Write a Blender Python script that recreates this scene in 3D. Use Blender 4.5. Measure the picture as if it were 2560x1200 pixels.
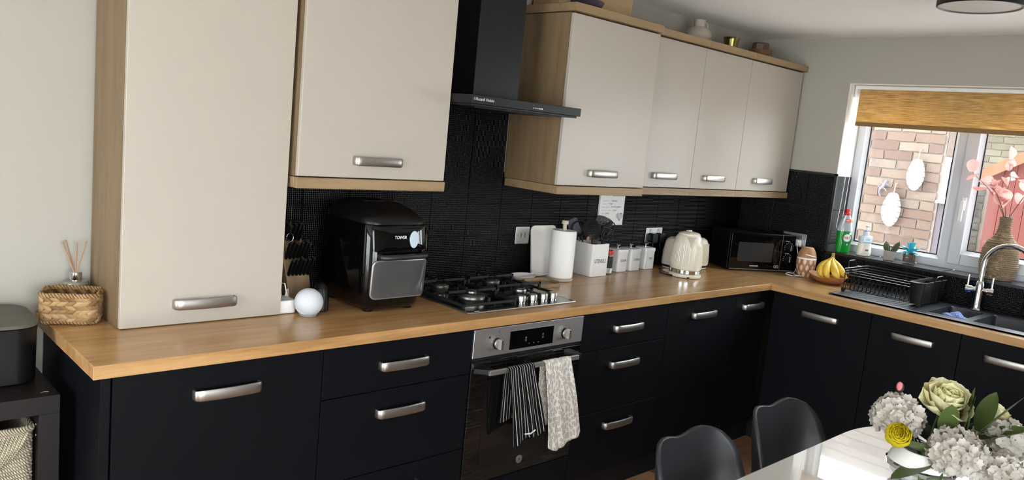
import bpy, bmesh, math, random
from mathutils import Matrix, Vector
random.seed(7)
for _o in list(bpy.data.objects): bpy.data.objects.remove(_o)
SC = bpy.context.scene
COL = SC.collection
PI = math.pi

# ------------------------------------------------------------------ camera
cam_d = bpy.data.cameras.new('camera'); cam = bpy.data.objects.new('camera', cam_d); COL.objects.link(cam)
cam_d.sensor_width = 36; cam_d.sensor_fit = 'HORIZONTAL'; cam_d.lens = 36 * 1966.25 / 2560
cam_d.clip_start = .02; cam_d.clip_end = 100
_r = Vector((.72770751, -.67906777, .09648184)); _u = Vector((.02367927, .16545652, .98593277)); _f = Vector((.68547872, .71518606, -.13648378))
cam.matrix_world = Matrix(((_r.x, _u.x, -_f.x, -.5778), (_r.y, _u.y, -_f.y, -2.6598), (_r.z, _u.z, -_f.z, 1.5885), (0, 0, 0, 1)))
SC.camera = cam
# ------------------------------------------------------------------ daylight: an even, bright overcast sky
W = bpy.data.worlds.new('overcast_sky'); SC.world = W; W.use_nodes = True
_bg = W.node_tree.nodes['Background']; _bg.inputs[0].default_value = (.90, .95, 1, 1); _bg.inputs[1].default_value = 7.0
SC.view_settings.view_transform = 'Standard'; SC.view_settings.look = 'None'
SC.view_settings.exposure = 1.02; SC.view_settings.gamma = 1; SC.view_settings.use_curve_mapping = False

def portal(name, loc, rot, sx, sy):      # tells Cycles where the sky enters the room
    l = bpy.data.lights.new(name, 'AREA'); l.shape = 'RECTANGLE'; l.size = sx; l.size_y = sy
    l.cycles.is_portal = True
    o = bpy.data.objects.new(name, l); o.location = loc; o.rotation_euler = rot; COL.objects.link(o)
PATIO = (-2.1, 0.7, 2.12)                 # x0, x1, head height of the garden door behind the camera
XW = 3.972; CEIL = 2.305; YF = -4.5; XL = -2.7
WY0, WY1, WZ0, WZ1 = -.593, -3.10, 1.07, 2.048      # kitchen window opening
portal('window_portal', (4.25, (WY0 + WY1) / 2, (WZ0 + WZ1) / 2), (0, PI / 2, 0), WZ1 - WZ0, WY0 - WY1)
LDOOR = (-2.7, -.75, 2.15)               # y0, y1, head height of the wide garden doors in the left wall
portal('left_portal', (XL - .2, (LDOOR[0] + LDOOR[1]) / 2, LDOOR[2] / 2), (0, -PI / 2, 0), LDOOR[2], LDOOR[1] - LDOOR[0])
portal('patio_portal', ((PATIO[0] + PATIO[1]) / 2, YF - .2, PATIO[2] / 2), (PI / 2, 0, 0), PATIO[1] - PATIO[0], PATIO[2])

# ------------------------------------------------------------------ materials
def lin(c):
    return tuple((v / 12.92 if v <= .04045 else ((v + .055) / 1.055) ** 2.4) for v in (x / 255 for x in c)) + (1,)
MATS = {}
class N:
    def __init__(s, name):
        s.m = bpy.data.materials.new(name); s.m.use_nodes = True; s.t = s.m.node_tree; s.p = s.t.nodes['Principled BSDF']; s.out = s.t.nodes['Material Output']
    def n(s, typ, **kw):
        x = s.t.nodes.new(typ)
        for k, v in kw.items(): setattr(x, k, v)
        return x
    def l(s, a, b): s.t.links.new(a, b)
    def math(s, op, a, b=None, c=None):
        x = s.n('ShaderNodeMath', operation=op)
        for i, v in enumerate((a, b, c)):
            if v is None: continue
            if isinstance(v, (int, float)): x.inputs[i].default_value = v
            else: s.l(v, x.inputs[i])
        return x.outputs[0]
    def coords(s, kind='Object', scale=(1, 1, 1), rot=(0, 0, 0)):
        tc = s.n('ShaderNodeTexCoord'); mp = s.n('ShaderNodeMapping'); mp.inputs['Scale'].default_value = scale; mp.inputs['Rotation'].default_value = rot
        s.l(tc.outputs[kind], mp.inputs['Vector']); return mp.outputs[0]
    def noise(s, vec, scale, detail=3, rough=.55):
        x = s.n('ShaderNodeTexNoise'); x.inputs['Scale'].default_value = scale; x.inputs['Detail'].default_value = detail; x.inputs['Roughness'].default_value = rough
        s.l(vec, x.inputs['Vector']); return x.outputs['Fac']
    def ramp(s, fac, stops):
        x = s.n('ShaderNodeValToRGB'); e = x.color_ramp.elements
        while len(e) < len(stops): e.new(.5)
        for i, (p, c) in enumerate(stops): e[i].position = p; e[i].color = c if len(c) == 4 else lin(c)
        s.l(fac, x.inputs[0]); return x.outputs[0]
    def mix(s, fac, a, b):
        x = s.n('ShaderNodeMix', data_type='RGBA')
        for i, v in ((0, fac), (6, a), (7, b)):
            if isinstance(v, (int, float)): x.inputs[i].default_value = v
            elif isinstance(v, tuple): x.inputs[i].default_value = v if len(v) == 4 else lin(v)
            else: s.l(v, x.inputs[i])
        return x.outputs[2]
    def bump(s, h, strength=.3, dist=.001):
        x = s.n('ShaderNodeBump'); x.inputs['Strength'].default_value = strength; x.inputs['Distance'].default_value = dist
        s.l(h, x.inputs['Height']); s.l(x.outputs[0], s.p.inputs['Normal']); return x
    def set(s, **kw):
        mp = dict(col='Base Color', rough='Roughness', metal='Metallic', spec='Specular IOR Level', trans='Transmission Weight', coat='Coat Weight', coatr='Coat Roughness', ior='IOR', sheen='Sheen Weight', aniso='Anisotropic', sub='Subsurface Weight', alpha='Alpha')
        for k, v in kw.items():
            i = s.p.inputs[mp[k]]
            if k == 'col' and isinstance(v, tuple): i.default_value = v if len(v) == 4 else lin(v)
            elif isinstance(v, (int, float)): i.default_value = v
            else: s.l(v, i)
        return s

def mat(name, col, rough=.5, metal=0, spec=.5, var=.08, nscale=6, bump=0, bscale=200, bdist=.0005, **kw):
    """plain surface with a slight tone variation and optional fine relief"""
    if name in MATS: return MATS[name]
    s = N(name); c = lin(col); v = s.coords()
    f = s.noise(v, nscale)
    a = tuple(x * (1 - var) for x in c[:3]) + (1,); b = tuple(min(1, x * (1 + var)) for x in c[:3]) + (1,)
    s.set(col=s.mix(f, a, b), rough=rough, metal=metal, spec=spec, **kw)
    if bump: s.bump(s.noise(v, bscale, 2), bump, bdist)
    MATS[name] = s.m; return s.m

def wood(name, stops, axis='x', scale=1.0, rough=.45, bump=.08, spec=.4, rand=False):
    if name in MATS: return MATS[name]
    s = N(name); k = {'x': (1.2, 16, 16), 'y': (16, 1.2, 16), 'z': (16, 16, 1.2)}[axis]
    v = s.coords('Object', tuple(a * scale for a in k))
    if rand:
        oi = s.n('ShaderNodeObjectInfo'); ad = s.n('ShaderNodeVectorMath', operation='ADD'); s.l(v, ad.inputs[0])
        cmb = s.n('ShaderNodeCombineXYZ'); r = s.math('MULTIPLY', oi.outputs['Random'], 37.0)
        for i in range(3): s.l(r, cmb.inputs[i])
        s.l(cmb.outputs[0], ad.inputs[1]); v = ad.outputs[0]
    big = s.noise(v, 1.6, 5, .6); fine = s.noise(v, 9, 4, .7)
    f = s.math('ADD', s.math('MULTIPLY', big, .7), s.math('MULTIPLY', fine, .3))
    if rand: f = s.math('ADD', f, s.math('MULTIPLY', s.math('SUBTRACT', oi.outputs['Random'], .5), .42))
    s.set(col=s.ramp(f, stops), rough=rough, spec=spec)
    if bump: s.bump(fine, bump, .0006)
    MATS[name] = s.m; return s.m

OAK = [(.30, (142, 106, 66)), (.47, (170, 130, 84)), (.60, (186, 147, 99)), (.75, (156, 118, 74))]
OAKS = [(.30, (118, 96, 70)), (.5, (142, 118, 88)), (.7, (158, 133, 100))]
m_top = wood('worktop_oak_along_x', OAK, 'x', 1.0, .25, spec=.6)
m_topy = wood('worktop_oak_along_y', OAK, 'y', 1.0, .25, spec=.6)
m_oakz = wood('oak_panel_vertical', [(p, tuple(int(v * .86) for v in c)) for p, c in OAKS], 'z', .8, .5)
m_oakx = wood('oak_trim', OAKS, 'x', .8, .5)
m_door = mat('cream_door', (176, 168, 156), .34, var=.02, spec=.35)
m_navy = mat('matt_black_blue_front', (10, 11, 15), .5, var=.06, spec=.10)
m_navyb = mat('black_carcass', (12, 12, 14), .6, spec=.2)
m_plinth = mat('black_plinth', (14, 14, 15), .6, spec=.2)
def steel_mat(name, col, rough, axis):
    if name in MATS: return MATS[name]
    s = N(name); v = s.coords('Object', {'x': (4, 300, 300), 'z': (300, 300, 4)}[axis]); f = s.noise(v, 3, 2)
    s.set(col=s.mix(f, tuple(x * .9 for x in lin(col)[:3]) + (1,), lin(col)), metal=1, rough=rough); s.bump(f, .05, .0003)
    MATS[name] = s.m; return s.m
m_steel = steel_mat('brushed_steel', (205, 205, 204), .42, 'x')
m_nickel = mat('satin_nickel', (172, 168, 162), .36, 1, var=.05, nscale=20)
m_chrome = mat('chrome', (220, 222, 225), .07, 1, var=.02)
m_bplast = mat('black_plastic', (9, 9, 10), .4, var=.05, spec=.35)
m_bgloss = mat('gloss_black', (5, 5, 6), .06, var=.02, spec=.45)
m_bmat = mat('matt_black_metal', (14, 14, 15), .5, spec=.35)
m_iron = mat('cast_iron', (20, 20, 21), .55, bump=.2, bscale=600)
m_white = mat('white_plastic', (232, 231, 228), .35, var=.02)
m_enamel = mat('white_enamel', (228, 227, 224), .22, var=.02, spec=.6)
m_cream = mat('cream_plastic', (222, 214, 196), .25, var=.02, spec=.5)
m_print = mat('black_print', (28, 28, 30), .6, spec=.2)
m_printg = mat('grey_print', (120, 120, 122), .6, spec=.2)
m_printw = mat('white_print', (225, 225, 225), .5, spec=.3)
m_wall = mat('painted_wall', (168, 164, 154), .85, var=.02, nscale=2, bump=.06, bscale=900, spec=.15)
m_reveal = mat('white_painted_reveal', (232, 230, 224), .7, var=.02, spec=.2)
m_ceil = mat('ceiling_paint', (243, 242, 240), .9, var=.015, nscale=2, spec=.1)
m_upvc = mat('white_upvc', (200, 202, 207), .3, var=.015)
m_gasket = mat('black_gasket', (18, 18, 26), .6)
m_grout = mat('black_grout', (24, 24, 26), .9)

def tile_mat():
    s = N('black_studded_tile'); tc = s.n('ShaderNodeTexCoord'); sx = s.n('ShaderNodeSeparateXYZ'); s.l(tc.outputs['Object'], sx.inputs[0])
    u = s.math('ADD', sx.outputs[0], sx.outputs[1]); p = .2 / 25
    a = s.math('ABSOLUTE', s.math('SINE', s.math('MULTIPLY', u, PI / p))); b = s.math('ABSOLUTE', s.math('SINE', s.math('MULTIPLY', sx.outputs[2], PI / p)))
    h = s.math('POWER', s.math('MULTIPLY', a, b), .6)
    s.set(col=(4, 4, 6), rough=.12, spec=.17); s.bump(h, .8, .0016)
    return s.m
m_tile = tile_mat()
def glass_mat(name, tint=(1, 1, 1, 1), refl=1.0):
    s = N(name); tr = s.n('ShaderNodeBsdfTransparent'); tr.inputs[0].default_value = tint
    gl = s.n('ShaderNodeBsdfGlossy'); gl.inputs['Roughness'].default_value = .02
    fr = s.n('ShaderNodeLayerWeight'); mx = s.n('ShaderNodeMixShader')   # Schlick reflectance, the same from both faces of the pane
    s.l(s.math('MULTIPLY', s.math('ADD', .035, s.math('MULTIPLY', s.math('POWER', fr.outputs['Facing'], 5.0), .9)), refl), mx.inputs[0]); s.l(tr.outputs[0], mx.inputs[1]); s.l(gl.outputs[0], mx.inputs[2]); s.l(mx.outputs[0], s.out.inputs[0])
    return s.m
m_glass = glass_mat('window_glass', (.97, .98, .98, 1))
m_clear = glass_mat('clear_glass', (.93, .95, .95, 1), 1.2)
m_green = None

# ------------------------------------------------------------------ mesh building helpers
class MB:
    def __init__(s): s.v = []; s.f = []; s.uv = []
    def add(s, vs, fs, uvs=None):
        o = len(s.v); s.v += [tuple(p) for p in vs]; s.f += [tuple(i + o for i in f) for f in fs]
        s.uv += list(uvs) if uvs else [(0, 0)] * len(vs); return s
    def box(s, a, b):
        x0, x1 = sorted((a[0], b[0])); y0, y1 = sorted((a[1], b[1])); z0, z1 = sorted((a[2], b[2]))
        return s.add([(x0, y0, z0), (x1, y0, z0), (x1, y1, z0), (x0, y1, z0), (x0, y0, z1), (x1, y0, z1), (x1, y1, z1), (x0, y1, z1)],
                     [(0, 3, 2, 1), (4, 5, 6, 7), (0, 1, 5, 4), (1, 2, 6, 5), (2, 3, 7, 6), (3, 0, 4, 7)])
    def hexa(s, pts): return s.add(pts, [(0, 3, 2, 1), (4, 5, 6, 7), (0, 1, 5, 4), (1, 2, 6, 5), (2, 3, 7, 6), (3, 0, 4, 7)])
    def prism(s, poly, a, b, ax='z'):
        m = {'z': lambda p, h: (p[0], p[1], h), 'y': lambda p, h: (p[0], h, p[1]), 'x': lambda p, h: (h, p[0], p[1])}[ax]
        n = len(poly)
        return s.add([m(p, a) for p in poly] + [m(p, b) for p in poly], [tuple(range(n - 1, -1, -1)), tuple(range(n, 2 * n))] + [(i, (i + 1) % n, n + (i + 1) % n, n + i) for i in range(n)])
    def loft(s, rings, caps=True, closed=False):
        n = len(rings[0]); vs = [p for r in rings for p in r]; fs = []; m = len(rings)
        for j in range(m - (0 if closed else 1)):
            for i in range(n):
                a, b = j * n, ((j + 1) % m) * n; fs.append((a + i, a + (i + 1) % n, b + (i + 1) % n, b + i))
        if caps and not closed: fs += [tuple(range(n - 1, -1, -1)), tuple(range((m - 1) * n, m * n))]
        return s.add(vs, fs)
    def lathe(s, prof, c=(0, 0, 0), n=32, caps=True, ax='z'):
        rings = []
        for r, z in prof:
            ring = []
            for i in range(n):
                t = 2 * PI * i / n; a, b = r * math.cos(t), r * math.sin(t)
                ring.append((c[0] + a, c[1] + b, c[2] + z) if ax == 'z' else (c[0] + a, c[1] - z, c[2] + b) if ax == 'y' else (c[0] + z, c[1] + a, c[2] + b))
            rings.append(ring)
        return s.loft(rings, caps)
    def tube(s, pts, r, n=8, closed=False, flat=None):
        P = [Vector(p) for p in pts]; m = len(P); R = r if isinstance(r, (list, tuple)) else [r] * m; rings = []; up = None
        for i in range(m):
            a = P[(i - 1) % m] if (closed or i > 0) else P[i]; b = P[(i + 1) % m] if (closed or i < m - 1) else P[i]
            t = (b - a); t = t.normalized() if t.length > 1e-9 else Vector((0, 0, 1))
            if up is None:
                up = Vector((0, 0, 1)) if abs(t.z) < .9 else Vector((1, 0, 0))
            up = (up - t * up.dot(t)); up = up.normalized() if up.length > 1e-6 else t.orthogonal().normalized()
            sd = t.cross(up); fx = flat if flat else 1
            rings.append([tuple(P[i] + (sd * math.cos(q) + up * math.sin(q) * fx) * R[i]) for q in (2 * PI * k / n for k in range(n))])
        return s.loft(rings, True, closed)
    def grid(s, fn, nu, nv, closeu=False, skip=None):
        cu = nu if closeu else nu + 1
        vs = [fn(i / nu, j / nv) for j in range(nv + 1) for i in range(cu)]; uv = [(i / nu, j / nv) for j in range(nv + 1) for i in range(cu)]
        fs = [(j * cu + i, j * cu + (i + 1) % cu, (j + 1) * cu + (i + 1) % cu, (j + 1) * cu + i) for j in range(nv) for i in range(nu) if not (skip and skip(i, j))]
        return s.add(vs, fs, uv)
    def ball(s, c, r, nu=20, nv=12):
        r = r if isinstance(r, tuple) else (r, r, r)
        return s.loft([[(c[0] + r[0] * math.sin(PI * (j + .02) / (nv + .04)) * math.cos(2 * PI * i / nu), c[1] + r[1] * math.sin(PI * (j + .02) / (nv + .04)) * math.sin(2 * PI * i / nu), c[2] - r[2] * math.cos(PI * (j + .02) / (nv + .04))) for i in range(nu)] for j in range(nv + 1)])
    def xf(s, M, start=0):
        s.v[start:] = [tuple(M @ Vector(p)) for p in s.v[start:]]; return s

def rrect(x0, x1, y0, y1, r, n=5):
    out = []
    for cx, cy, a in ((x1 - r, y0 + r, -PI / 2), (x1 - r, y1 - r, 0), (x0 + r, y1 - r, PI / 2), (x0 + r, y0 + r, PI)):
        out += [(cx + r * math.cos(a + PI / 2 * i / n), cy + r * math.sin(a + PI / 2 * i / n)) for i in range(n + 1)]
    return out
def arc(cx, cy, r, a0, a1, n): return [(cx + r * math.cos(a0 + (a1 - a0) * i / n), cy + r * math.sin(a0 + (a1 - a0) * i / n)) for i in range(n + 1)]

WM = {}
def obj(name, mb, material, parent=None, bevel=0, seg=2, smooth=38, subsurf=0, solid=0, label=None, kind=None, origin=None):
    me = bpy.data.meshes.new(name); V = [Vector(p) for p in mb.v]
    if origin is None:
        lo = [min(p[i] for p in V) for i in range(3)]; hi = [max(p[i] for p in V) for i in range(3)]; origin = ((lo[0] + hi[0]) / 2, (lo[1] + hi[1]) / 2, lo[2])
    O = Vector(origin); me.from_pydata([tuple(p - O) for p in V], [], mb.f)
    if any(u != (0, 0) for u in mb.uv):
        ul = me.uv_layers.new(name='UVMap')
        for lp in me.loops: ul.data[lp.index].uv = mb.uv[lp.vertex_index]
    me.validate()
    b = bmesh.new(); b.from_mesh(me); bmesh.ops.recalc_face_normals(b, faces=b.faces); b.to_mesh(me); b.free()
    if material: me.materials.append(material)
    if smooth: me.shade_smooth(); me.set_sharp_from_angle(angle=math.radians(smooth))
    o = bpy.data.objects.new(name, me); COL.objects.link(o)
    finish(o, O, parent)
    if solid: md = o.modifiers.new('thickness', 'SOLIDIFY'); md.thickness = solid; md.offset = 0
    if bevel: md = o.modifiers.new('edge', 'BEVEL'); md.width = bevel; md.segments = seg; md.limit_method = 'ANGLE'; md.angle_limit = math.radians(35); md.harden_normals = True
    if subsurf: md = o.modifiers.new('smooth', 'SUBSURF'); md.levels = subsurf; md.render_levels = subsurf
    if label: o['label'] = label
    if kind: o['kind'] = kind
    return o
def finish(o, O, parent):
    M = Matrix.Translation(O); o.location = O; WM[o.name] = M
    if parent: o.parent = parent; o.matrix_parent_inverse = WM[parent.name].inverted()
def inst(src, name, parent, M):
    """a piece that shares src's mesh, placed by build-space matrix M"""
    o = bpy.data.objects.new(name, src if isinstance(src, bpy.types.Mesh) else src.data); COL.objects.link(o); o.matrix_basis = M; WM[o.name] = M.copy()
    if parent: o.parent = parent; o.matrix_parent_inverse = WM[parent.name].inverted()
    return o
def mesh_only(name, mb, material, smooth=38):
    o = obj(name, mb, material, origin=(0, 0, 0), smooth=smooth); me = o.data; bpy.data.objects.remove(o); return me
def tag(o, label, cat, group=None):
    o['label'] = label; o['category'] = cat
    if group: o['group'] = group
    return o
def thing(name, label, cat, loc=(0, 0, 0), group=None):
    o = bpy.data.objects.new(name, None); COL.objects.link(o); o.empty_display_size = .05; finish(o, Vector(loc), None); return tag(o, label, cat, group)
def place(o, loc, rz=0): o.location = loc; o.rotation_euler = (0, 0, rz)
def copy_tree(o, parent=None):
    c = o.copy(); COL.objects.link(c); c.parent = parent
    for ch in list(o.children): copy_tree(ch, c)
    return c
def struct(name, mb, material, **kw): return obj(name, mb, material, kind='structure', **kw)
def T(x, y, z): return Matrix.Translation((x, y, z))
def Rz(a): return Matrix.Rotation(a, 4, 'Z')
def frame_m(pos, xd, yd):
    x = Vector(xd).normalized(); y = Vector(yd).normalized(); z = x.cross(y)
    return Matrix(((x.x, y.x, z.x, pos[0]), (x.y, y.y, z.y, pos[1]), (x.z, y.z, z.z, pos[2]), (0, 0, 0, 1)))
def text(txt, pos, xd, yd, height, width, material, parent, name='lettering', label=None, shear=0, bold=0):
    cu = bpy.data.curves.new('t', 'FONT'); cu.body = txt; cu.size = 1; cu.align_x = 'CENTER'; cu.align_y = 'CENTER'; cu.extrude = .0; cu.resolution_u = 3; cu.shear = shear; cu.offset = bold
    to = bpy.data.objects.new('t', cu); COL.objects.link(to); bpy.context.view_layer.update()
    me = bpy.data.meshes.new_from_object(to.evaluated_get(bpy.context.evaluated_depsgraph_get()))
    bpy.data.objects.remove(to); vs = [v.co.copy() for v in me.vertices]; fs = [tuple(p.vertices) for p in me.polygons]; bpy.data.meshes.remove(me)
    x0, x1 = min(v.x for v in vs), max(v.x for v in vs); y0, y1 = min(v.y for v in vs), max(v.y for v in vs)
    sy = height / (y1 - y0); sx = width / (x1 - x0) if width else sy
    M = frame_m(pos, xd, yd)
    mb = MB().add([M @ Vector(((v.x - (x0 + x1) / 2) * sx, (v.y - (y0 + y1) / 2) * sy, 0)) for v in vs], fs)
    return obj(name, mb, material, parent, smooth=0, label=label)

# ================================================================== THE ROOM
TP = .2008; TX0 = 1.6698; TZ0 = 1.1102 - .2012; TZP = .2012; TY0 = -.4332
# floor: laminate planks, each its own piece
flo = struct('floor', MB().box((XL, YF, -.06), (XW, .0, -.009)), mat('floor_underlay', (60, 45, 35), .9))
FLOORW = [(.2, (80, 56, 41)), (.45, (126, 92, 66)), (.62, (156, 118, 87)), (.85, (184, 147, 111))]
m_floor = wood('laminate_floor', FLOORW, 'x', .9, .4, rand=True)
pw, pl = .19, 1.05; k = 0; y = YF
while y < -.01:
    y1 = min(y + pw, -.001); x = XL - [0, .35, .7, .18, .52][k % 5]
    while x < XW:
        xa, xb = max(x, XL), min(x + pl, XW)
        if xb - xa > .02: obj('plank', MB().box((xa + .0008, y + .0008, -.009), (xb - .0008, y1 - .0008, 0)), m_floor, flo, bevel=.0012, seg=1)
        x += pl
    y += pw; k += 1
struct('ceiling', MB().box((XL, YF, CEIL), (XW, 0, CEIL + .1)), m_ceil)
wb = struct('wall_back', MB().box((XL, 0, -.06), (XW + .3, .15, CEIL + .1)), m_wall)
ly0, ly1, lz = LDOOR
struct('wall_left', MB().box((XL - .3, YF - .3, -.06), (XL, ly0, CEIL + .1)).box((XL - .3, ly1, -.06), (XL, .15, CEIL + .1)).box((XL - .3, ly0, lz), (XL, ly1, CEIL + .1)), m_wall)
_mb = MB()
for _y in (ly0, (ly0 + ly1) / 2 - .05, ly1 - .06): _mb.box((XL - .16, _y, 0), (XL - .1, _y + .06, lz))
_mb.box((XL - .16, ly0, 0), (XL - .1, ly1, .05)).box((XL - .16, ly0, lz - .06), (XL - .1, ly1, lz))
_d2 = struct('door_2', _mb, m_upvc)
for _a, _b in ((ly0 + .06, (ly0 + ly1) / 2 - .05), ((ly0 + ly1) / 2 + .01, ly1 - .06)): obj('pane', MB().box((XL - .133, _a, .05), (XL - .127, _b, lz - .06)), m_glass, _d2, smooth=0)
px0, px1, pz = PATIO
struct('wall_front', MB().box((XL, YF - .3, -.06), (px0, YF, CEIL + .1)).box((px1, YF - .3, -.06), (XW + .3, YF, CEIL + .1)).box((px0, YF - .3, pz), (px1, YF, CEIL + .1)), m_wall)
# window wall: painted face with the opening; reveal lining is white
wr = struct('wall_right', MB().box((XW, YF, -.06), (XW + .3, WY1, CEIL + .1)).box((XW, WY0, -.06), (XW + .3, 0, CEIL + .1)).box((XW, WY1, -.06), (XW + .3, WY0, WZ0 - .010)).box((XW, WY1, WZ1), (XW + .3, WY0, CEIL + .1)), m_wall)
XF = 4.16
rv = .004
obj('reveal_lining', MB().box((XW - .001, WY0 - rv, TZ0 + 3 * TZP), (XF + .06, WY0, WZ1)).box((XW - .001, WY1, WZ1 - rv), (XF + .06, WY0, WZ1)).box((XW - .001, WY1, WZ0), (XF + .06, WY1 + rv, WZ1)), m_reveal, wr)
# tiles -------------------------------------------------------------
GT = .0014
m_sill = mat('dark_gloss_sill_tile', (52, 54, 58), .18, var=.05, spec=.6)
def tile_piece(a, b, parent, name='tile'):
    return obj(name, MB().box(a, b), m_sill if name == 'sill_tile' else m_tile, parent, bevel=.0012, seg=1)
zrows = [TZ0 + i * TZP for i in range(8)]
# grout beds behind the tiles
obj('grout', MB().box((.6, -.005, TZ0), (XW, 0, 1.40)).box((TX0 - 2 * TP, -.005, 1.35), (TX0 + TP, 0, CEIL)), m_grout, wb)
obj('grout', MB().box((XW - .005, WY0, TZ0), (XW, -.005, zrows[3])).box((XW - .005, -3.3, TZ0), (XW, WY0, WZ0 - .012)).box((XW - .005, WY1, WZ0 - .012), (XF + .02, WY0, WZ0 - .006)).box((XW, WY0 - .005, WZ0 - .01), (XF + .02, WY0, zrows[3])), m_grout, wr)
for c in range(-6, 12):
    xa, xb = max(TX0 + c * TP, .6), min(TX0 + (c + 1) * TP, XW - .008)
    hood = -2 <= c <= 0
    for r in range(7):
        za, zb = zrows[r], zrows[r + 1]
        if r >= 2 and not hood: zb = min(zb, 1.398)
        if (r >= 3 and not hood) or za > CEIL: continue
        tile_piece((xa + GT, -.009, za + GT), (xb - GT, -.003, min(zb, CEIL) - GT), wb)
ys = [-.009, -.0316 - 0, -.2324, -.4332, WY0 + .004]
ys = [-.009, -.2324, -.4332, WY0 + .002]
for i in range(3):
    for r in range(3): tile_piece((XW - .009, ys[i] - GT, zrows[r] + GT), (XW - .003, ys[i + 1] + GT, zrows[r + 1] - GT), wr)
yy = TY0 - TP; pre = WY0 + .002
while pre > -3.29:
    nx = max(yy, -3.3)
    if pre - nx > .015: tile_piece((XW - .009, pre - GT, TZ0 + GT), (XW - .003, nx + GT, WZ0 - .012), wr)
    if pre - nx > .015 and nx > WY1: tile_piece((XW - .004, pre - GT - .004, WZ0 - .006), (XF + .015, nx + GT, WZ0), wr, 'sill_tile')
    pre = nx; yy -= TP
for r in (1, 2):
    za = max(zrows[r], WZ0); tile_piece((XW + .002, WY0 - .009, za + GT), (XF + .01, WY0 - .003, zrows[r + 1] - GT), wr, 'reveal_tile')
m_trim = mat('black_tile_trim', (12, 12, 14), .35)
obj('tile_trim', MB().box((XW - .0125, -.009, zrows[3]), (XW, WY0 - .011, zrows[3] + .012)).box((XW - .0125, WY0 - .011, WZ0 - .012), (XW, WY0 + .004, zrows[3] + .012)).box((XW - .0125, -3.3, WZ0 - .014), (XW - .003, WY0, WZ0 + .001)), m_trim, wr)

# kitchen window ------------------------------------------------------
def frame_bars(y0, y1, z0, z1, w, x0, x1): return MB().box((x0, y0, z0), (x1, y0 - w, z1)).box((x0, y1, z0), (x1, y1 + w, z1)).box((x0, y0 - w, z0), (x1, y1 + w, z0 + w)).box((x0, y0 - w, z1 - w), (x1, y1 + w, z1))
win = struct('window_1', frame_bars(WY0 - .005, WY1 + .005, WZ0 + .001, WZ1 - .004, .045, XF, XF + .07).box((XF, -1.150, WZ0 + .04), (XF + .07, -1.215, WZ1 - .04)).box((XF, -1.86, WZ0 + .04), (XF + .07, -1.795, WZ1 - .04)).box((XF, -2.465, WZ0 + .04), (XF + .07, -2.40, WZ1 - .04)), m_upvc, bevel=.004)
def light(y0, y1, z0, z1, sash):
    if sash:
        sh = obj('sash', frame_bars(y0 + .012, y1 - .012, z0 - .012, z1 + .012, .062, XF - .022, XF + .03), m_upvc, win, bevel=.005)
        i = .05; par = sh
        y0 -= i; y1 += i; z0 += i; z1 -= i; xg = XF + .01
    else: par = win; xg = XF + .03
    b = .018
    # sloping bead: outer edge forward, inner edge back at the glass
    mb = MB()
    O = [(xg - .022, y0, z0), (xg - .022, y1, z0), (xg - .022, y1, z1), (xg - .022, y0, z1)]; I = [(xg, y0 - b, z0 + b), (xg, y1 + b, z0 + b), (xg, y1 + b, z1 - b), (xg, y0 - b, z1 - b)]
    I2 = [(xg + .012, p[1], p[2]) for p in I]; O2 = [(xg + .012, p[1], p[2]) for p in O]
    mb.loft([O, I, I2, O2], False, True); obj('glazing_bead', mb, m_upvc, par, smooth=0)
    obj('gasket', frame_bars(y0 - b + .001, y1 + b - .001, z0 + b - .001, z1 - b + .001, .007, xg + .001, xg + .010), m_gasket, par, smooth=0)
    obj('pane', MB().box((xg + .003, y0 - b, z0 + b), (xg + .009, y1 + b, z1 - b)), m_glass, par, smooth=0)
light(-.640, -1.150, WZ0 + .044, WZ1 - .046, False)
light(-1.215, -1.795, WZ0 + .044, WZ1 - .046, True)
light(-1.86, -2.40, WZ0 + .044, WZ1 - .046, False)
light(-2.465, WY1 + .05, WZ0 + .044, WZ1 - .046, True)
hd = obj('window_handle', MB().box((XF - .034, -1.232, 1.40), (XF - .022, -1.252, 1.47)).box((XF - .055, -1.236, 1.44), (XF - .034, -1.249, 1.452)).box((XF - .062, -1.234, 1.34), (XF - .050, -1.251, 1.452)), m_white, win, bevel=.003)

# garden door behind the camera (daylight enters here)
pd = struct('door_1', MB(), m_upvc) if False else None
mb = MB()
for xa, xb in ((px0, px0 + .06), (px1 - .06, px1), (-1.0, -.88)): mb.box((xa, YF - .16, 0), (xb, YF - .1, pz))
mb.box((px0, YF - .16, 0), (px1, YF - .1, .05)).box((px0, YF - .16, pz - .06), (px1, YF - .1, pz))
dr = struct('door_1', mb, m_upvc)
for xa, xb in ((px0 + .06, -1.0), (-.88, px1 - .06)): obj('pane', MB().box((xa, YF - .133, .05), (xb, YF - .127, pz - .06)), m_glass, dr, smooth=0)

# ================================================================== OUTSIDE
m_pave = mat('pale_paving', (228, 224, 218), .9, var=.15, nscale=3)
struct('outside_ground', MB().box((XW + .3, -9, -.2), (16, 9, -.1)), m_pave)
struct('garden_ground', MB().box((-16, -16, -.2), (12, YF - .3, -.1)).box((-16, YF - .3, -.2), (XL - .3, 9, -.1)), mat('garden_paving', (222, 219, 212), .9, var=.2, nscale=2))
def brick_mat(name, stops):
    s = N(name); oi = s.n('ShaderNodeObjectInfo'); v = s.coords(); f = s.noise(v, 22, 4, .7)
    g = s.math('ADD', s.math('MULTIPLY', f, .35), s.math('MULTIPLY', oi.outputs['Random'], .75))
    s.set(col=s.ramp(g, stops), rough=.9, spec=.15); s.bump(s.noise(v, 60, 4, .7), .5, .006); return s.m
m_brick = brick_mat('pale_red_brick', [(.15, (82, 66, 58)), (.4, (92, 76, 67)), (.6, (99, 86, 76)), (.8, (103, 93, 82)), (.95, (88, 78, 72))])
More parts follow.
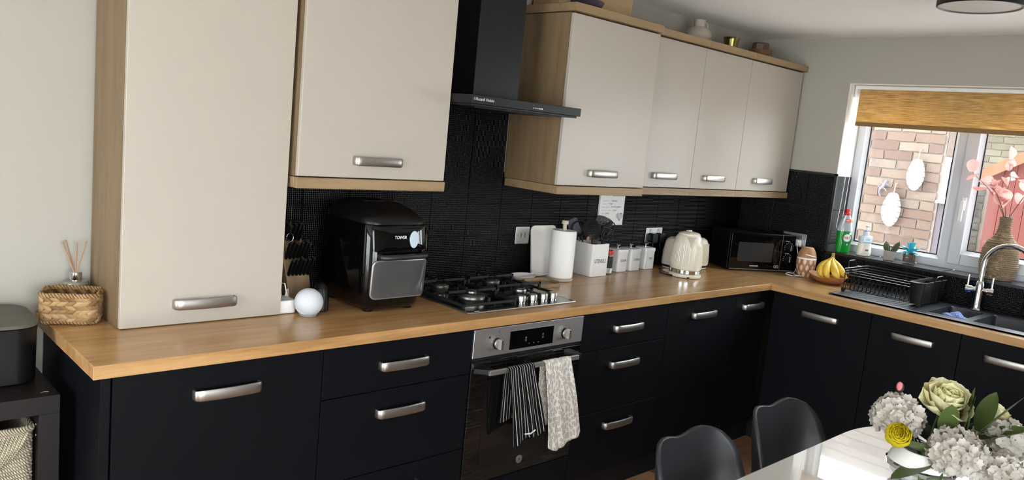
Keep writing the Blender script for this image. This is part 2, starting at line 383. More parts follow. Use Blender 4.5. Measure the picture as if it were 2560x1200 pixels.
m_brick2 = brick_mat('buff_brick', [(.2, (78, 73, 62)), (.5, (90, 84, 70)), (.8, (100, 94, 78))])
m_mortar = mat('mortar', (112, 102, 94), .95, var=.1, nscale=40)
bm_b = []
def rough_brick(seed, L, H, D=.009):
    rnd = random.Random(seed); mb = MB(); j = lambda a: a + rnd.uniform(-.004, .004)
    nx = 5
    front = [[(-D - rnd.uniform(0, .004), j(-L / 2 + L * i / nx), z + rnd.uniform(-.003, .003)) for i in range(nx + 1)] for z in (0, H)]
    back = [[(.004, p[1], p[2]) for p in row] for row in front]
    v = front[0] + front[1] + back[0] + back[1]; n = nx + 1; f = []
    for i in range(nx):
        f += [(i, i + 1, n + i + 1, n + i), (n + i, n + i + 1, 3 * n + i + 1, 3 * n + i), (i + 1, i, 2 * n + i, 2 * n + i + 1)]
    f += [(0, n, 3 * n, 2 * n), (nx, 2 * n + nx, 3 * n + nx, n + nx)]
    return mb.add(v, f)
def brick_wall(x, y0, y1, z0, z1, material, wallname, label, box, seed):
    w = obj(wallname, MB().box(*box), m_mortar); tag(w, label, 'wall')
    full = [mesh_only('brick', rough_brick(seed + i, .213, .064), material, 30) for i in range(4)]
    head = [mesh_only('brick', rough_brick(seed + 9 + i, .100, .064), material, 30) for i in range(3)]
    r = 0; z = z0
    while z < z1:
        y = y0; k = 0
        if r % 2: inst(head[r % 3], 'brick', w, T(x, y - .05, z)); y -= .110
        while y - .2 > y1:
            inst(full[(r * 5 + k * 3) % 4], 'brick', w, T(x, y - .1065, z)); y -= .2225; k += 1
        if y - y1 > .09: inst(head[k % 3], 'brick', w, T(x, y - .05, z))
        z += .0745; r += 1
    return w
nw = brick_wall(6.0, 1.07, -.49, .62, 2.36, m_brick, 'neighbour_brick_wall', 'pale red brick house wall outside behind the white leaf ornaments', ((6.0, 7, -.1), (6.25, -.495, 2.42)), 20)
fw = brick_wall(9.6, .55, -1.3, .5, 2.6, m_brick2, 'garden_brick_wall', 'buff brick wall far outside behind the red shed', ((9.6, 1.0, -.1), (9.85, -5, 3.0)), 60)
# half-glazed door and white window at the corner of the neighbour's wall
t = thing('neighbour_window', 'white framed window with grey pane at the end of the pale brick wall', 'window', (6.03, -.59, 1.36))
obj('frame', frame_bars(-.497, -.68, 1.375, 1.715, .035, 6.0, 6.06), m_upvc, t)
obj('pane', MB().box((6.03, -.532, 1.41), (6.04, -.645, 1.68)), mat('grey_pane', (96, 98, 106), .1), t)
obj('sill', MB().box((5.96, -.49, 1.36), (6.06, -.69, 1.378)), m_upvc, t)
lint = thing('brick_lintel', 'upright soldier bricks over the white outside window', 'lintel', (6.05, -.7, 1.72))
sold = [mesh_only('brick', rough_brick(80 + i, .064, .213), m_brick, 30) for i in range(3)]
obj('mortar_bed', MB().box((6.003, -.497, 1.718), (6.2, -.68, 2.42)), m_mortar, lint)
for i in range(2): inst(sold[i % 3], 'brick', lint, T(6.0, -.535 - i * .0745, 1.725))
dl = thing('outside_door_panel', 'plain grey purple panel below the white outside window', 'panel', (6.05, -.59, -.1))
obj('panel', MB().box((6.01, -.497, -.1), (6.06, -.68, 1.36)), mat('grey_purple_panel', (78, 70, 74), .7), dl)
obj('rail', MB().box((6.0, -.497, .85), (6.02, -.68, .92)), mat('grey_purple_panel', (78, 70, 74), .7), dl)
# hanging leaf ornaments
m_leafw = mat('white_painted_metal', (170, 170, 168), .5, var=.02)
def leaf_ornament(cy, cz, h, label):
    t = thing('leaf_ornament', label, 'ornament', (5.955, cy, cz - h / 2)); w = h * .27
    mb = MB(); n = 84
    def half(sgn):
        pts = []
        for i in range(n + 1):
            q = i / n; z = cz + h / 2 - q * h; r = w * (math.sin(PI * min(1, (q * .93 + .07))) ** .55)
            ph = (q * 6) % 1
            if .10 < q < .93 and ph < .14: r *= .35
            pts.append((sgn * r, z))
        return pts
    L = half(1); R = half(-1)
    for i in range(n):
        a, b, c, d = L[i], R[i], R[i + 1], L[i + 1]
        mb.add([(5.956 - .012 * abs(a[0]) / w, cy + a[0], a[1] - abs(a[0]) * .25), (5.95, cy, a[1]), (5.95, cy, d[1]), (5.956 - .012 * abs(d[0]) / w, cy + d[0], d[1] - abs(d[0]) * .25)], [(0, 1, 2, 3)])
        mb.add([(5.956 - .012 * abs(b[0]) / w, cy + b[0], b[1] - abs(b[0]) * .25), (5.95, cy, b[1]), (5.95, cy, c[1]), (5.956 - .012 * abs(c[0]) / w, cy + c[0], c[1] - abs(c[0]) * .25)], [(0, 3, 2, 1)])
    obj('leaf', mb, m_leafw, t, solid=.004, smooth=0)
    obj('stem', MB().tube([(5.952, cy, cz + h / 2 - .1), (5.952, cy, cz + h / 2), (5.955, cy - .004, cz + h / 2 + .07), (5.985, cy - .004, cz + h / 2 + .075)], .004, 6), mat('rusty_wire', (150, 120, 95), .7), t)
leaf_ornament(-.178, 1.265, .27, 'lower white cut-out leaf ornament hanging on the outside brick wall')
leaf_ornament(-.320, 1.558, .245, 'upper white cut-out leaf ornament hanging on the outside brick wall')
g = thing('gecko_ornament', 'small dark metal gecko ornament on the outside brick wall', 'ornament', (5.96, -.09, 1.36))
mg = mat('dark_metal_ornament', (92, 86, 100), .5)
obj('body', MB().tube([(5.965, -.075, 1.355), (5.965, -.055, 1.385), (5.965, -.06, 1.415), (5.965, -.082, 1.44), (5.965, -.092, 1.465), (5.965, -.104, 1.49)], [.003, .006, .010, .013, .010, .009], 8), mg, g)
for a, b, c in (((-.07, 1.425), (-.045, 1.43), (-.04, 1.445)), ((-.08, 1.43), (-.105, 1.415), (-.11, 1.40)), ((-.09, 1.46), (-.065, 1.465), (-.06, 1.485)), ((-.095, 1.462), (-.12, 1.455), (-.128, 1.47))): obj('leg', MB().tube([(5.966,) + a, (5.966,) + b, (5.966,) + c], .004, 6), mg, g)
# red shed with boarded front beyond the right-hand pane
m_shed = mat('red_shed_paint', (88, 34, 28), .7, var=.08, nscale=20); m_shedr = mat('orange_barge_board', (136, 70, 42), .7)
sh = thing('garden_shed', 'red painted timber shed with gable roof beyond the window', 'shed', (8.6, -1.0, -.1))
obj('walls', MB().prism([(-.22, -.1), (-1.7, -.1), (-1.7, 1.62), (-.96, 2.08), (-.22, 1.62)], 8.22, 9.4, 'x'), m_shed, sh)
for i in range(14):
    ya = -.225 - i * .105; yb = ya - .1; zt = lambda y: 1.62 + (1 - abs(y + .96) / .74) * .46
    obj('board', MB().hexa([(8.2, ya, -.1), (8.2, yb, -.1), (8.22, yb, -.1), (8.22, ya, -.1), (8.2, ya, zt(ya)), (8.2, yb, zt(yb)), (8.22, yb, zt(yb)), (8.22, ya, zt(ya))]), m_shed, sh, smooth=0)
for s1 in (0, 1):
    a, b = ((-.12, 1.58), (-.96, 2.10)) if s1 == 0 else ((-1.8, 1.58), (-.96, 2.10))
    obj('roof', MB().hexa([(8.12, a[0], a[1]), (8.12, b[0], b[1]), (9.5, b[0], b[1]), (9.5, a[0], a[1]), (8.12, a[0], a[1] + .05), (8.12, b[0], b[1] + .05), (9.5, b[0], b[1] + .05), (9.5, a[0], a[1] + .05)]), mat('shed_felt', (90, 70, 64), .9), sh, smooth=0)
    obj('barge_board', MB().hexa([(8.10, a[0], a[1] - .05), (8.10, b[0], b[1] - .05), (8.13, b[0], b[1] - .05), (8.13, a[0], a[1] - .05), (8.10, a[0], a[1] + .06), (8.10, b[0], b[1] + .06), (8.13, b[0], b[1] + .06), (8.13, a[0], a[1] + .06)]), m_shedr, sh, smooth=0)
obj('window_frame', frame_bars(-.62, -.95, 1.18, 1.52, .04, 8.17, 8.2), m_upvc, sh); obj('window_pane', MB().box((8.185, -.66, 1.22), (8.19, -.91, 1.48)), mat('grey_pane', (96, 98, 106), .1), sh)
pier = brick_wall(8.9, .22, -.06, .5, 1.45, mat('grey_brick', (66, 64, 56), .9, var=.25, nscale=9), 'brick_pier', 'low grey brick pier beside the red shed outside', ((8.9, .24, -.1), (9.2, -.08, 1.5)), 90)
tag(obj('dark_gap_block', MB().prism(rrect(8.90, 9.15, -.21, -.09, .03), -.1, 1.25), mat('dark_gap_block', (16, 16, 18), .5)), 'black upright block standing in for the dark opening between grey brick pier and red shed', 'bin')  # solid black block added in place of the dark opening
tag(obj('sleeper', MB().box((8.3, .5, .55), (8.45, -.2, .72)).box((8.33, .45, -.1), (8.43, .35, .55)).box((8.33, -.1, -.1), (8.43, -.18, .55)), mat('orange_timber', (160, 116, 76), .8)), 'orange timber rail outside in front of grey brick pier', 'rail')

# roller blind --------------------------------------------------------
def blind_mat():
    s = N('woven_gold_blind'); v = s.coords('Object', (1, 9, 420)); f = s.noise(v, 1, 2, .5); v2 = s.coords('Object', (1, 14, 30)); g = s.noise(v2, 1.4, 2)
    c = s.ramp(s.math('ADD', s.math('MULTIPLY', f, .8), s.math('MULTIPLY', g, .2)), [(.32, (160, 128, 78)), (.5, (210, 178, 122)), (.68, (238, 212, 160))])
    d = s.n('ShaderNodeBsdfDiffuse'); tr = s.n('ShaderNodeBsdfTranslucent'); s.l(c, d.inputs[0]); s.l(c, tr.inputs[0]); mx = s.n('ShaderNodeMixShader'); mx.inputs[0].default_value = .5
    s.l(d.outputs[0], mx.inputs[1]); s.l(tr.outputs[0], mx.inputs[2]); s.l(mx.outputs[0], s.out.inputs[0]); return s.m
bl = thing('roller_blind', 'golden woven roller blind half lowered over the window', 'blind', (4.045, -1.3, 1.81))
ba, bb = -.628, WY1 + .03
mbl = blind_mat()
obj('fabric', MB().box((4.036, ba, 1.835), (4.038, bb, 2.005)), mbl, bl, smooth=0)
obj('hem', MB().box((4.030, ba, 1.812), (4.043, bb, 1.836)), mat('gold_hem', (128, 98, 58), .7, nscale=40, var=.2), bl, bevel=.004)
obj('roll', MB().tube([(4.06, ba, 2.008), (4.06, bb, 2.008)], .022, 20), mbl, bl)
obj('head_rail', MB().box((4.03, WY0 - .012, 2.022), (4.085, WY1 + .01, 2.043)), m_white, bl, bevel=.003)
obj('bracket', MB().box((4.028, WY0 - .006, 1.975), (4.09, WY0 - .020, 2.043)), m_white, bl, bevel=.004)
obj('cord', MB().tube([(4.045, WY0 - .022, 2.0), (4.045, WY0 - .024, 1.6), (4.03, WY0 - .026, 1.35), (4.02, WY0 - .024, 1.22), (4.025, WY0 - .03, 1.20), (4.05, WY0 - .040, 1.22), (4.07, WY0 - .036, 1.6), (4.07, WY0 - .026, 2.0)], .0018, 6), m_white, bl)

# ================================================================== KITCHEN UNITS
H = .908; TK = .0365; D = .5993; XC = 3.3783; F = -.5816; FX = 3.396; DT = .018; ZB = H - TK
# bow handle, shared mesh: x along, -y outwards, z up, centred on its fixing line
def handle_mesh():
    L, h, pr, th = .098, .0155, .031, .0075
    path = [(-L, 0), (-L, -.016), (-L + .004, -.0225), (-L + .012, -.026)]
    path += [(-L + .012 + (2 * L - .024) * i / 12, -.026 - (pr - .026) * math.sin(PI * i / 12)) for i in range(1, 12)]
    path += [(L - .012, -.026), (L - .004, -.0225), (L, -.016), (L, 0)]
    mb = MB(); n = len(path); rings = []
    for i, (x, y) in enumerate(path):
        a = Vector(path[max(0, i - 1)]); b = Vector(path[min(n - 1, i + 1)]); t = (b - a).normalized(); nr = Vector((-t.y, t.x))
        q = Vector((x, y)); o, inn = q, q + nr * th
        hh = h * (1 if 2 < i < n - 3 else .92)
        rings.append([(o.x, o.y, -hh + .004), (o.x, o.y, hh - .004), (o.x + nr.x * .002, o.y + nr.y * .002, hh), (inn.x, inn.y, hh), (inn.x, inn.y, -hh), (o.x + nr.x * .002, o.y + nr.y * .002, -hh)])
    mb.loft(rings); return mesh_only('handle', mb, m_nickel, 50)
HM = handle_mesh()
def handle(parent, pos, leg=False): return inst(HM, 'handle', parent, T(*pos) @ (Rz(-PI / 2) if leg else Matrix()))

G = .0015
def base_unit(name, label, x0, x1, fronts, group=None, cat='cabinet'):
    t = thing(name, label, cat, ((x0 + x1) / 2, F / 2, .12), group)
    obj('body', MB().box((x0, F + DT + .001, .12), (x1, -.012, ZB - .001)), m_navyb, t)
    for kind, za, zb, hz in fronts:
        d = obj(kind, MB().box((x0 + G, F, za + G), (x1 - G, F + DT, zb - G)), m_navy, t, bevel=.0012)
        if hz: handle(d, ((x0 + x1) / 2, F, hz))
    return t
ZT = ZB - .003
J = [.0493, .6595, 1.2669, 1.8670, 2.4672, 3.0619]
tag(obj('base_end_panel', MB().box((.022, F - .001, 0), (.046, -.012, ZB - .001)), m_navy, bevel=.001), 'black end panel closing the base units beside the dark shelf unit', 'panel')
base_unit('base_cabinet', 'black base cabinet with one full-height door beside the end panel', J[0], J[1], [('door', .125, ZT, .787)])
base_unit('drawer_unit', 'black three-drawer base unit between full door cabinet and oven', J[1], J[2], [('drawer', .6993, ZT, .785), ('drawer', .413, .6993, .622), ('drawer', .125, .413, .335)])
base_unit('oven_housing', 'black oven housing with plain panel under the oven', J[2], J[3], [('lower_panel', .125, .252, None)])
bpy.data.objects['oven_housing'].children[0]  # body kept behind the oven front
base_unit('drawer_unit', 'black three-drawer base unit on the right of the oven', J[3], J[4], [('drawer', .6993, ZT, .787), ('drawer', .416, .6993, .624), ('drawer', .125, .416, .346)])
base_unit('base_cabinet', 'black base cabinet with one door between drawers and the corner', J[4], J[5], [('door', .125, ZT, .790)])
base_unit('corner_cabinet', 'narrow black corner base cabinet where the worktops meet', J[5], FX - .0, [('door', .125, ZT, .793)])
# window leg
K = [-.612, -1.1403, -1.55, -1.96, -2.56]
LB = ['black base cabinet under the fruit bowl, next to the corner', 'black base cabinet under the dish rack', 'black base cabinet under the sink bowls', 'black base cabinet just past the sink']
K.append(-3.16); LB.append('black base cabinet beyond the sink at the far end of the run')
for i in range(5):
    y0, y1 = K[i], K[i + 1]
    t = thing('base_cabinet', LB[i], 'cabinet', (3.7, (y0 + y1) / 2, .12))
    top = ZB - .001 if i in (0, 3, 4) else .66
    obj('body', MB().box((FX + DT + .001, y0, .12), (XW - .012, y1, top)), m_navyb, t)
    d = obj('door', MB().box((FX, y0 - G, .125), (FX + DT, y1 + G, ZT)), m_navy, t, bevel=.0012)
    handle(d, (FX, -.884 if i == 0 else (y0 + y1) / 2, .787), True)
tag(obj('plinth', MB().box((.03, -.530, 0), (FX + .06, -.515, .119)), m_plinth), 'black plinth board below the long run of base units', 'plinth')
tag(obj('plinth', MB().box((FX + .062, -.53, 0), (FX + .077, -3.18, .119)), m_plinth), 'black plinth board below the sink run of base units', 'plinth')

# worktop: long leg, short leg with cut-outs for the sink bowls and hob
wt = thing('worktop', 'L-shaped oak worktop with square edge over black base units', 'worktop', (1.8, -.3, ZB))
SK = dict(x0=3.443, x1=3.930, y0=-.888, y1=-1.888)
BOWL = [(3.545, 3.865, -1.345, -1.512), (3.525, 3.870, -1.545, -1.855)]
def slab(poly, mats, name): return obj(name, MB().prism(poly, ZB, H), mats, wt, bevel=.0018)
slab([(0, -D), (XC, -D), (3.447, -D + .0), (XC + .0, -D), (XC + .0688, -D + .0688), (XC + .0688, -.0095), (0, -.0095)][0:2] + [(XC + .0688, -D + .0688), (XC + .0688, -.0095), (0, -.0095)], m_top, 'long_top')
xs, xe, ye = XC, XW - .0095, -3.20
mbw = MB()
m5 = XC + .0695
mbw.prism([(XC, -D - .0004), (m5, -D + .069), (m5, -.0095), (xe, -.0095), (xe, -1.30), (XC, -1.30)][::-1], ZB, H)
mbw.box((xs, -1.30, ZB), (3.52, -1.87, H)).box((3.875, -1.30, ZB), (xe, -1.87, H)).box((3.52, -1.515, ZB), (3.875, -1.54, H)).box((3.52, -1.30, ZB), (3.875, -1.34, H)).box((xs, -1.87, ZB), (xe, ye, H))
obj('short_top', mbw, m_topy, wt)

# ---- wall units
def wall_unit(name, label, x0, x1, dep, z0, z1, hpos, rail=False, door_x0=None, group=None):
    t = thing(name, label, 'cabinet', ((x0 + x1) / 2, -dep / 2, z0), group)
    y0 = -dep
    obj('body', MB().box((x0, y0 + DT + .0015, z0), (x1, -.0012 if z0 > 1.38 else -.010, z1)), m_oakz, t)
    d = obj('door', MB().box((x0 + .001, y0, z0 + .002), (x1 - .001, y0 + DT, z1 - .003)), m_door, t, bevel=.0018)
    handle(d, (hpos[0], y0, hpos[1]))
    return t
t = wall_unit('tall_wall_cabinet', 'tall cream door cabinet with oak side standing on the worktop', .1498, .6535, .2986, H + .001, 2.20, (.396, .975))
t = wall_unit('wall_cabinet', 'cream wall cabinet with oak light rail hanging beside the cooker hood above the air fryer', .665, 1.2675, .335, 1.377, 2.105, (.965, 1.438))
obj('light_rail', MB().box((.662, -.338, 1.3385), (1.272, -.318, 1.375)).box((.662, -.318, 1.3385), (.682, -.012, 1.375)).box((1.252, -.318, 1.3385), (1.272, -.012, 1.375)), m_oakx, t, bevel=.003)
obj('cornice', MB().box((.655, -.36, 2.107), (1.28, -.002, 2.14)), m_oakx, t, bevel=.002)
t = wall_unit('wall_cabinet', 'wide cream wall cabinet with oak side panel beside the cooker hood, standing slightly proud', 1.8735, 2.4735, .345, 1.378, 2.103, (2.155, 1.437))
obj('light_rail', MB().box((1.876, -.346, 1.340), (2.4735, -.326, 1.376)).box((1.876, -.326, 1.340), (1.894, -.012, 1.376)), m_oakx, t, bevel=.002)
obj('cornice', MB().box((1.861, -.362, 2.106), (2.4735, -.002, 2.141)), m_oakx, t, bevel=.002)
RB = [2.4755, 2.9170, 3.3640, 3.9500]; HX = [2.67, 3.116, 3.63]
WL = ['cream wall cabinet above the white storage tins', 'cream wall cabinet above the kettle and toaster', 'cream wall cabinet at the window end above the microwave']
for i in range(3):
    t = wall_unit('wall_cabinet', WL[i], RB[i], RB[i + 1] - .0015, .3095, 1.382, 2.103, (HX[i], 1.441))
    xe2 = RB[i + 1] - .0005 if i < 2 else 3.968
    obj('light_rail', MB().box((RB[i], -.311, 1.345), (xe2, -.291, 1.380)), m_oakx, t, bevel=.001)
    obj('cornice', MB().box((RB[i], -.328, 2.106), (xe2, -.002, 2.139)), m_oakx, t, bevel=.001)

# ---- cooker hood
hd = thing('cooker_hood', 'black chimney cooker hood between the cream wall cabinets', 'cooker hood', (1.565, -.23, 1.666))
m_hood = mat('satin_black_steel', (22, 22, 23), .4, .0, spec=.3, var=.04)
obj('canopy', MB().box((1.272, -.452, 1.674), (1.8585, -.012, 1.706)).box((1.282, -.440, 1.666), (1.849, -.012, 1.674)), m_hood, hd, bevel=.0015)
obj('chimney', MB().box((1.444, -.25, 1.7065), (1.6855, -.012, CEIL - .001)), m_hood, hd, bevel=.001)
obj('filter', MB().box((1.33, -.40, 1.662), (1.80, -.06, 1.667)), mat('dark_filter', (40, 40, 40), .4, .8), hd)
for i in range(5):
    bx = 1.583 + i * .0112 - .0
    obj('button', MB().lathe([(.0036, 0), (.0036, .003), (.0026, .004)], (bx + .0, -.452, 1.6845), 14, ax='y'), m_chrome, hd)
    text('IKVXC'[i], (bx - .003, -.4526, 1.6955), (1, 0, 0), (0, 0, 1), .0036, .0022, m_printg, hd)
text('Russell Hobbs', (1.335, -.4526, 1.692), (1, 0, 0), (0, 0, 1), .0105, .088, m_printw, hd)
obj('emblem', MB().prism(arc(0, 0, .0062, 0, 2 * PI, 16)[:-1], 0, .0006).xf(frame_m((1.2835, -.4521, 1.692), (.55, 0, 0), (0, 0, 1)) @ Matrix.Diagonal((.6, 1, 1, 1))), m_printg, hd, smooth=0)

# ---- oven
ov = thing('built_in_oven', 'built-in oven with steel control panel and black glass door under the hob', 'oven', (1.567, -.3, .256))
ox0, ox1 = 1.270, 1.8645
obj('control_panel', MB().box((ox0, F - .004, .755), (ox1, F + .016, .8635)), m_steel, ov, bevel=.002)
obj('display_or_reflection', MB().box((1.450, F - .0055, .7685), (1.687, F - .0035, .8405)), m_bgloss, ov, smooth=0)
for kx, lbl in ((1.386, 1), (1.757, 2)):
    kn = obj('knob', MB().lathe([(.0225, .0), (.0225, .003), (.020, .004), (.020, .006)], (kx, F - .004, .802), 32, ax='y'), m_bplast, ov)
    obj('grip', MB().lathe([(.0195, .006), (.0195, .010), (.018, .012)], (kx, F - .004, .802), 32, ax='y').box((kx - .006, F - .034, .783), (kx + .006, F - .014, .821)), m_nickel, kn, bevel=.001)
    for j in range(9):
        a = PI * (.05 + .9 * j / 8); obj('dial_mark', MB().box((kx + .031 * math.cos(a) - .0012, F - .0046, .802 + .031 * math.sin(a) - .0012), (kx + .031 * math.cos(a) + .0012, F - .0038, .802 + .031 * math.sin(a) + .0012)), m_print, ov, smooth=0)
text('°C', (1.392, F - .0046, .845), (1, 0, 0), (0, 0, 1), .009, .012, m_print, ov)
obj('dial_symbol', MB().box((1.343, F - .0046, .825), (1.3505, F - .0038, .8325)), m_print, ov, smooth=0)
for dx, dz in ((1.535, .808), (1.535, .798), (1.628, .812), (1.628, .800)): text('88', (dx, F - .0058, dz), (1, 0, 0), (0, 0, 1), .008, .008, m_printg, ov)
for dx in (1.555, 1.58, 1.605): obj('touch_mark', MB().box((dx - .003, F - .0058, .7815), (dx + .003, F - .0054, .784)), m_printg, ov, smooth=0)
obj('vent_gap', MB().box((ox0, F + .004, .742), (ox1, F + .016, .755)), m_bmat, ov)
def oven_glass():
    s = N('oven_door_glass'); v = s.coords('Object', (1.5, 1, 70), (0, .12, 0)); f = s.noise(v, 3, 4, .8); v2 = s.coords(); g = s.noise(v2, 5, 2)
    k = s.math('MULTIPLY', s.math('GREATER_THAN', f, .56), s.math('MULTIPLY', g, .5))
    s.set(col=s.mix(k, (10, 10, 11), (52, 50, 48)), rough=s.math('ADD', .07, s.math('MULTIPLY', k, .9)), spec=.6); return s.m
od = obj('oven_door', MB().box((ox0, F - .003, .2565), (ox1, F + .016, .741)), oven_glass(), ov, bevel=.002)
obj('door_window', MB().prism(rrect(1.345, 1.79, .33, .66, .02), F - .0042, F - .0030, 'y'), mat('oven_window', (16, 16, 17), .08, spec=.6), od, smooth=0)
hb = obj('oven_handle', MB().box((1.317, F - .054, .6985), (1.804, F - .042, .7165)), m_steel, od, bevel=.0012)
for xa in (1.282, 1.766): obj('handle_bracket', MB().prism([(xa, F - .003), (xa + .075, F - .003), (xa + .075 - .01, F - .042), (xa + .04, F - .042)], .6975, .7175), m_bplast, hb, bevel=.002)
obj('badge', MB().lathe([(.0165, 0), (.0165, .0015), (.0145, .002)], (1.566, F - .003, .306), 28, ax='y'), m_steel, od)
text('H', (1.566, F - .0053, .306), (1, 0, 0), (0, 0, 1), .016, .013, m_print, od, shear=.3)

# ---- tea towels over the oven handle
def stripes():
    s = N('striped_towel_cloth'); tc = s.n('ShaderNodeTexCoord'); sx = s.n('ShaderNodeSeparateXYZ'); s.l(tc.outputs['UV'], sx.inputs[0])
    a = s.math('FRACT', s.math('MULTIPLY', sx.outputs[0], 11)); st = s.math('MULTIPLY', s.math('GREATER_THAN', a, .42), s.math('LESS_THAN', a, .57))
    st = s.math('MULTIPLY', st, s.math('GREATER_THAN', s.math('FRACT', s.math('MULTIPLY', sx.outputs[1], 110)), .12))
    s.set(col=s.mix(st, (20, 20, 22), (214, 210, 200)), rough=.9, spec=.1); s.bump(s.noise(s.coords('UV', (160, 160, 1)), 1, 2), .4, .001); return s.m
def fans():
    s = N('patterned_towel_cloth'); v = s.coords('UV', (26, 52, 1)); vo = s.n('ShaderNodeTexVoronoi'); vo.inputs['Scale'].default_value = .66; s.l(v, vo.inputs['Vector']); vo.voronoi_dimensions = '2D'
    df = s.n('ShaderNodeVectorMath', operation='SUBTRACT'); s.l(v, df.inputs[0])
    sc = s.n('ShaderNodeVectorMath', operation='SCALE'); s.l(vo.outputs['Position'], sc.inputs[0]); sc.inputs['Scale'].default_value = 1.0; s.l(sc.outputs[0], df.inputs[1])
    sp = s.n('ShaderNodeSeparateXYZ'); s.l(df.outputs[0], sp.inputs[0])
    ang = s.math('ARCTAN2', sp.outputs[1], sp.outputs[0]); rad = s.math('SQRT', s.math('ADD', s.math('MULTIPLY', sp.outputs[0], sp.outputs[0]), s.math('MULTIPLY', sp.outputs[1], sp.outputs[1])))
    ray = s.math('GREATER_THAN', s.math('SINE', s.math('MULTIPLY', ang, 9)), .05); ring = s.math('MULTIPLY', s.math('GREATER_THAN', rad, .26), s.math('LESS_THAN', rad, .60))
    k = s.math('MULTIPLY', ray, ring); dot = s.math('LESS_THAN', rad, .10); k = s.math('MAXIMUM', k, dot)
    s.set(col=s.mix(k, (222, 216, 206), (52, 50, 52)), rough=.9, spec=.1); return s.m
def towel(name, label, material, top, bot, zb, backz, seed, twist):
    """cloth folded over the bar: v runs back hem -> bar -> front hem"""
    t = thing(name, label, 'tea towel', ((bot[0] + bot[1]) / 2, F - .06, zb), 'tea towels on the oven handle')
    rnd = random.Random(seed); ph = rnd.uniform(0, 6); zbar, ybar, rb = .7075, F - .048, .0125
    def fn(u, v):
        lb, lf = zbar - backz, zbar - zb; tot = lb + PI * rb + lf; s = v * tot
        if s < lb: d = (lb - s); y = ybar + rb; z = zbar - d; k = d / lf
        elif s < lb + PI * rb: a = (s - lb) / rb; y = ybar + rb * math.cos(a); z = zbar + rb * math.sin(a) * .9; k = 0
        else: d = s - lb - PI * rb; y = ybar - rb; z = zbar - d; k = d / lf
        k = max(0, k); x = (top[0] + (top[1] - top[0]) * u) * (1 - k) + (bot[0] + (bot[1] - bot[0]) * u) * k
        fold = (.35 + .65 * min(1, k * 2)) * (.007 * math.sin(u * 9 + ph + k * twist) + .004 * math.sin(u * 21 + ph * 2))
        back = s < lb
        y += (abs(fold) * -.5 + (.004 if k > .02 else 0)) if back else -abs(fold) - .012 * k
        x += (-.034 * k - .010 * k) if back else 0
        z += (.03 * (u - .5) * k if not back else 0) - .006 * math.sin(u * 9 + ph) * k
        if seed == 2 and not back: z -= .05 * k * (0.25 - (u - .45) ** 2) * 2
        return (x, y, z)
    obj('cloth', MB().grid(fn, 40, 70), material, t, solid=.0025, smooth=60)
    return t
tw = towel('tea_towel', 'black tea towel with white stripes hanging on the oven handle', stripes(), (1.408, 1.540), (1.448, 1.622), .425, .50, 1, 2.0)
towel('tea_towel', 'white tea towel with black fan pattern hanging on the oven handle', fans(), (1.600, 1.745), (1.650, 1.838), .375, .44, 2, -2.5)
cl = [c for c in tw.children if c.name.startswith('cloth')][0]
obj('hanging_loop', MB().tube([(1.500, F - .086, .452), (1.525, F - .092, .452), (1.555, F - .086, .458)], .0028, 6), m_printw, cl)

# ---- gas hob
hb = thing('gas_hob', 'four-burner gas hob with cast-iron pan supports set in the worktop', 'hob', (1.573, -.285, H))
m_hobp = mat('dark_polished_steel', (70, 70, 72), .16, 1, var=.05)
obj('plate', MB().prism(rrect(1.280, 1.866, -.531, -.045, .008), H + .0004, H + .006), m_hobp, hb, bevel=.002)
obj('rim', MB().loft([[(x, y, z) for x, y in rrect(1.279 - e, 1.867 + e, -.532 - e, -.044 + e, .009)] for e, z in ((0, H + .0002), (0.0015, H + .003), (0, H + .0062), (-.006, H + .0066), (-.008, H + .0055))], False), m_nickel, hb)
for i, (bx, by, br) in enumerate(((1.430, -.365, .055), (1.425, -.165, .040), (1.715, -.160, .040), (1.715, -.345, .028))):
    b = obj('burner', MB().lathe([(br * .9, .006), (br * .95, .014), (br, .018), (br, .026), (br * .94, .029), (br * .80, .030)], (bx, by, H), 36), m_nickel, hb, smooth=30)
    obj('burner_cap', MB().lathe([(br * .80, .030), (br * .80, .034), (br * .74, .037), (br * .2, .038), (br * .01, .038)], (bx, by, H), 36), m_iron, b)
    if i == 0: obj('inner_crown', MB().lathe([(br * .42, .038), (br * .42, .044), (br * .34, .047), (.001, .048)], (bx, by, H), 28), m_nickel, b)
